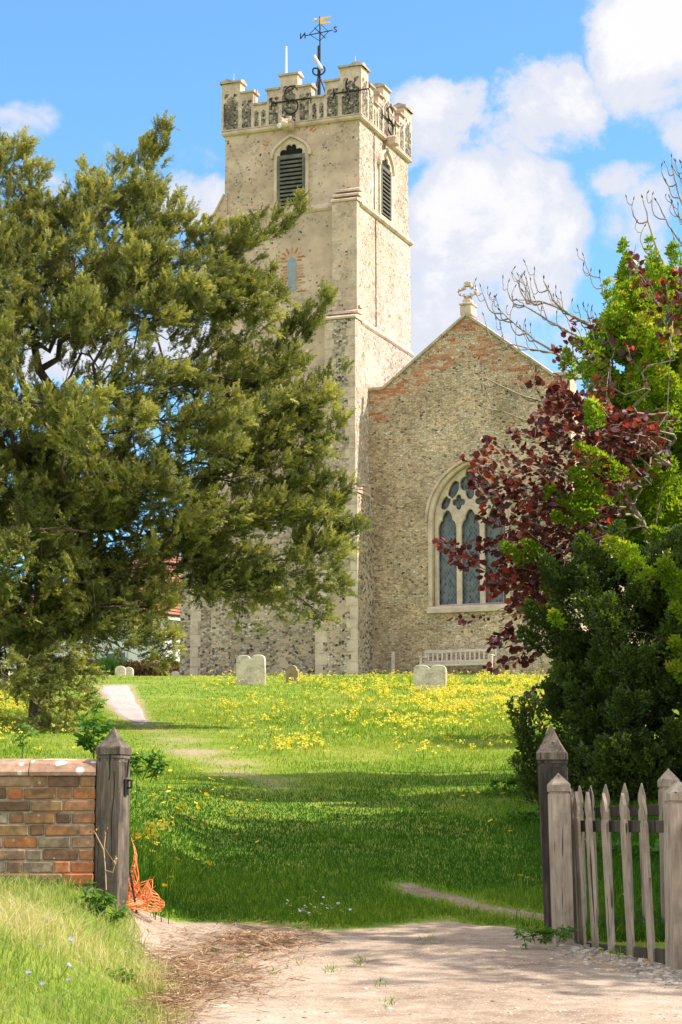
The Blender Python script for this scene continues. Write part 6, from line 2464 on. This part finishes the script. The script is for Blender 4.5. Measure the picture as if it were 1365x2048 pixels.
but = flower_mesh("buttercup", .16, 5, .017, [M_grass, M_yellow])
tag(but, "yellow buttercup in the grass near the gate", "flower", "buttercups in the grass inside the gate")
BP = [(322, 1572), (340, 1560), (352, 1552), (375, 1548), (392, 1562), (400, 1556), (346, 1585), (366, 1590), (383, 1600), (398, 1612), (408, 1606), (345, 1632), (356, 1632), (371, 1635), (378, 1632), (387, 1634), (392, 1630), (357, 1655), (330, 1668), (345, 1640), (418, 1600), (432, 1596), (448, 1612), (425, 1640), (410, 1580), (440, 1575), (300, 1730), (338, 1752), (384, 1754), (394, 1753), (342, 1785), (325, 1808), (322, 1800), (528, 1710), (476, 1690), (300, 1712), (268, 1525), (300, 1512), (318, 1530), (285, 1700), (312, 1715), (620, 1806),
      (1020, 1695), (1043, 1780), (1053, 1780), (1082, 1776), (1233, 1818), (1333, 1866), (988, 1660), (1012, 1605), (958, 1602), (925, 1618), (105, 1510), (40, 1505), (150, 1508), (23, 1698)]
BP += [(rng.uniform(270, 520), rng.uniform(1540, 1660)) for _ in range(34)]
place_flowers(but, BP, None, 1.15, 1.7, rng)
dai = flower_mesh("daisy", .05, 9, .010, [M_grass, M_daisy], .15)
tag(dai, "small white daisy in the grass at the edge of the track", "flower", "daisies along the edge of the track")
DP = [(rng.normal(635, 38), rng.normal(1829, 6)) for _ in range(30)] + [(rng.normal(1025, 25), rng.normal(1830, 4)) for _ in range(9)] + [(rng.uniform(540, 760), rng.uniform(1800, 1840)) for _ in range(10)]
place_flowers(dai, DP, None, .9, 1.3, rng)
vio = flower_mesh("violet", .13, 5, .012, [M_grass, M_violet], .3)
tag(vio, "small violet-blue flower in the long grass of the bank", "flower", "violet flowers in the bank grass")
place_flowers(vio, [(95, 1868), (105, 1880), (55, 1862), (140, 1902), (205, 1950), (245, 1945), (70, 1925), (60, 1985), (92, 1998), (150, 2000), (320, 1835), (335, 1832), (300, 1828), (20, 1890), (120, 1960)], None, .9, 1.3, rng)
# pale cowslip clump by the netting
for i, (a, b) in enumerate([(271, 1690), (305, 1690), (330, 1684), (300, 1705)]):
    p = gp(a, b + 55)
    hh = .26 + .05 * i
    mb = MB()
    mb.tube([(0, 0, -.02), (.01, 0, hh * .6), (.0, .01, hh)], [.004, .003, .003], 5, .5)
    o = thing("cowslip", ["tall yellow cowslip close against the right side of the cracked gate post", "pale cowslip just right of the orange netting", "pale cowslip standing apart to the right of the netting", "short cowslip low beside the orange netting"][i], "flower", p)
    mb.build("stem", M_weed, o)
    m_ = 26
    V = scatter(leaf_tmpl(.45, .2, .1), rng.normal(size=(m_, 3)) * np.array([.03, .03, .022]) + np.array([0, 0, hh]), rndunit(m_, rng), rndunit(m_, rng), rng.uniform(.022, .04, m_))
    np_mesh("flower_head", V, quads(len(V) // 4), M_cows if i else M_yellow, o, np.repeat(rng.random(m_), 2))


# leafy saplings and weeds
def sapling(name, label, cat, stems, d, n_leaf, ls, m, rng, r0=.008, z0=None):
    p0 = at(stems[0][0][0], stems[0][0][1], d)
    root = thing(name, label, cat, (p0.x, d, Hf(p0.x, d)))
    mb = MB(); P, D = [], []
    for st in stems:
        pts = [at(a, b, d + rng.normal() * .04) for a, b in st]
        if st is stems[0]: pts[0].z = root.location.z - .05
        mb.tube(pts, [r0 * (1 - .6 * i / (len(pts) - 1)) for i in range(len(pts))], 5)
        for k in range(n_leaf):
            t = rng.uniform(.25, 1.0) * (len(pts) - 1)
            i = min(int(t), len(pts) - 2)
            c = pts[i].lerp(pts[i + 1], t - i)
            P.append(np.array(c) + rng.normal(size=3) * .012); D.append(rng.normal(size=3) * np.array([1, 1, .45]) + np.array([0, 0, -.1]))
    wbuild(mb, "stem", M_weed, root)
    P = np.array(P); n = len(P)
    V = scatter(tg2[0], P - np.array(root.location), unit(np.array(D)), unit(rng.normal(size=(n, 3)) * .5 + np.array([0, 0, 1])), rng.uniform(ls * .7, ls * 1.2, n))
    np_mesh("foliage", V, quads(len(V) // 4), m, root, np.repeat(np.clip(rng.normal(size=n) * .2 + .4, 0, 1), 6))
    return root


sapling("sapling", "young leafy sapling standing behind the wall beside the gate post", "sapling", [[(190, 1530), (188, 1480), (186, 1440), (200, 1405)], [(188, 1490), (172, 1465), (165, 1435)], [(188, 1470), (205, 1455), (222, 1440)], [(189, 1505), (175, 1490), (160, 1478)], [(189, 1500), (205, 1490), (212, 1475)]], 15.3, 13, .075, M_weed, rng)
sapling("sapling", "small slender sapling behind the wall at the far left", "sapling", [[(45, 1530), (46, 1490), (48, 1455)], [(46, 1490), (38, 1478), (33, 1470)], [(46, 1480), (56, 1470), (62, 1462)]], 15.2, 7, .05, M_weed, rng, .005)
sapling("weed_clump", "bright green leafy weed clump at the foot of the cracked gate post", "weed", [[(185, 1850), (186, 1810), (180, 1775)], [(190, 1850), (205, 1815), (215, 1790)], [(180, 1855), (160, 1830), (140, 1815)], [(200, 1855), (225, 1835), (245, 1815)], [(170, 1870), (140, 1850), (110, 1842)], [(210, 1870), (195, 1840), (200, 1815)], [(180, 1880), (165, 1860), (160, 1840)]], 13.9, 20, .07, M_weed, rng, .005)
sapling("weed_clump", "small bright green weed low on the grassy bank", "weed", [[(222, 1975), (215, 1955), (205, 1945)], [(225, 1975), (235, 1955), (240, 1945)], [(222, 1975), (200, 1965), (190, 1962)], [(225, 1978), (250, 1960), (260, 1950)]], 12.2, 12, .05, M_weed, rng, .004)
sapling("weed_clump", "dark green leafy weeds just right of the cracked gate post, behind it", "weed", [[(270, 1560), (275, 1525), (285, 1505)], [(285, 1560), (300, 1530), (318, 1510)], [(280, 1560), (265, 1530), (262, 1510)], [(300, 1565), (312, 1540), (325, 1525)]], 15.9, 16, .06, M_weed, rng, .004)
for (a, b, d_, lab) in [(1040, 1590, 22.5, "low leafy weeds at the left foot of the dark bush"), (1075, 1650, 20.5, "leafy weeds in the shade left of the dark gate post"), (1190, 1720, 17.5, "nettle-like weeds seen through the picket fence"), (1290, 1730, 17.8, "broad-leaved weeds behind the right end of the picket fence"), (1092, 1880, 14.0, "small green weeds round the foot of the dark gate post")]:
    p = gp(a, b)
    if d_ > 15: d_ = p.y
    sc_ = .45 if d_ < 15 else 1.0
    sapling("weed_clump", lab, "weed", [[(a + q, b + 5), (a + q * 1.3 + rng.normal() * 6, b - rng.uniform(15, 28) * sc_), (a + q * 1.5 + rng.normal() * 8, b - rng.uniform(30, 55) * 15 / d_ * sc_)] for q in (-34, -22, -10, 0, 12, 24, 36)], d_, 15, .07 if d_ > 15 else .04, M_weed, rng, .004)

# dead stalk in front of the left post
mb = MB()
for st in [[(213, 1780), (211, 1735), (208, 1700), (212, 1665)], [(208, 1700), (198, 1680), (190, 1664)], [(209, 1695), (222, 1715), (232, 1730)], [(211, 1740), (226, 1745), (234, 1720)]]:
    pts = [at(a, b, 14.42 + rng.normal() * .01) for a, b in st]
    mb.tube(pts, .0035, 5)
    for q in range(4):
        c = pts[-1] + Vector(tuple(rng.normal(size=3) * .012))
        mb.tube([c, c + Vector((0, 0, .008)), c + Vector((0, 0, .016))], [.003, .006, .003], 5)
p0 = at(213, 1785, 14.42)
dst = mb.build("dead_stalk", M_straw)
dst.data.transform(Matrix.Translation(-p0)); dst.location = p0
tag(dst, "thin dry dead stalk in front of the cracked gate post", "dead plant")


# pebbles and litter on the track
def pebbles(name, label, px, py, smin, smax, m):
    x, y, z = ground_px(px, py)
    ok = ~np.isnan(x)
    x, y = x[ok], y[ok]
    n = len(x)
    s_ = smin * (smax / smin) ** (rng.random(n) ** 2.2)
    # low stones: squashed octahedra with a cut top
    base = np.array([(math.cos(a) * r_, math.sin(a) * r_, z_) for (r_, z_) in ((.8, -.3), (1.0, .15), (.55, .55)) for a in np.linspace(0, 2 * math.pi, 7)[:-1]])
    F = [[i, (i + 1) % 6, 6 + (i + 1) % 6, 6 + i] for i in range(6)] + [[6 + i, 6 + (i + 1) % 6, 12 + (i + 1) % 6, 12 + i] for i in range(6)] + [[12, 13, 14, 15], [12, 15, 16, 17]]
    F = np.array(F)
    a = rng.uniform(0, 6.3, n)
    st = rng.uniform(.65, 1.0, n)
    P = base[None] * (1 + rng.normal(size=(n, 18, 1)) * .10)
    X = P[..., 0] * s_[:, None]; Y = P[..., 1] * (s_ * st)[:, None]; Z = P[..., 2] * (s_ * .75)[:, None]
    V = np.stack([X * np.cos(a)[:, None] - Y * np.sin(a)[:, None] + x[:, None], X * np.sin(a)[:, None] + Y * np.cos(a)[:, None] + y[:, None], Z + (H(x, y) + .006)[:, None]], -1)
    Q = (F[None] + (np.arange(n) * 18)[:, None, None]).reshape(-1, 4)
    o = np_mesh(name, V.reshape(-1, 3), Q, m, None, np.repeat(rng.random(n), len(F)))
    return tag(o, label, "gravel", kind='stuff')


t = rng.random(900)
gpx = 1120 + 260 * t + rng.normal(size=900) * 14; gpy = 1893 + 70 * t + rng.normal(size=900) * 13
pebbles("gravel", "loose pale gravel gathered along the foot of the picket fence", gpx, gpy, .008, .034, M_pebble)
pebbles("loose_stones", "small stones scattered over the dirt track", rng.uniform(280, 1420, 900), 1860 + 200 * rng.random(900) ** .8, .004, .02, M_pebble)
# straw litter
N = 9000
px = np.concatenate([rng.normal(400, 80, N // 2), rng.normal(330, 40, N // 4), rng.normal(520, 60, N // 4)]); py = np.concatenate([rng.normal(1945, 34, N // 2), rng.normal(2010, 34, N // 4), rng.normal(1885, 16, N // 4)])
x, y, z = ground_px(px, py)
ok = ~np.isnan(x) & (track_in(x, y) > -.1)
x, y = x[ok], y[ok]; n = len(x)
a = rng.uniform(0, 6.3, n)
d = np.stack([np.cos(a), np.sin(a), rng.normal(size=n) * .12 + .03], 1)
V = scatter(np.array([[(0, -.03, 0), (1, -.02, 0), (1, .02, 0), (0, .03, 0)]]), np.stack([x, y, H(x, y) + .012 + rng.random(n) * .012], 1), d, np.tile([0, 0, 1.], (n, 1)) + rng.normal(size=(n, 3)) * .3, rng.uniform(.03, .12, n))
o = np_mesh("straw_litter", V, quads(len(V) // 4), M_straw, None, rng.random(n))
tag(o, "dry brown straw and twig litter on the left side of the track", "plant litter", kind='stuff')
# grass tufts sprouting in the track
m_ = 420
c = [(780, 2010), (665, 1945), (720, 1925), (545, 1948), (600, 1930), (760, 1972), (860, 1880), (480, 1920), (430, 1905)]
ci = rng.integers(0, len(c), m_)
px = np.array([c[i][0] for i in ci]) + rng.normal(size=m_) * 7; py = np.array([c[i][1] for i in ci]) + rng.normal(size=m_) * 5
x, y, z = ground_px(px, py)
V = blades(x, y, rng.uniform(.02, .06, m_), rng.uniform(.003, .006, m_), .8, rng)
o = np_mesh("track_grass", V, quads(len(V) // 4), M_grass, None, np.repeat(rng.random(m_) * .7, 2))
tag(o, "little green grass sprigs growing through the dirt track", "grass", kind='stuff')
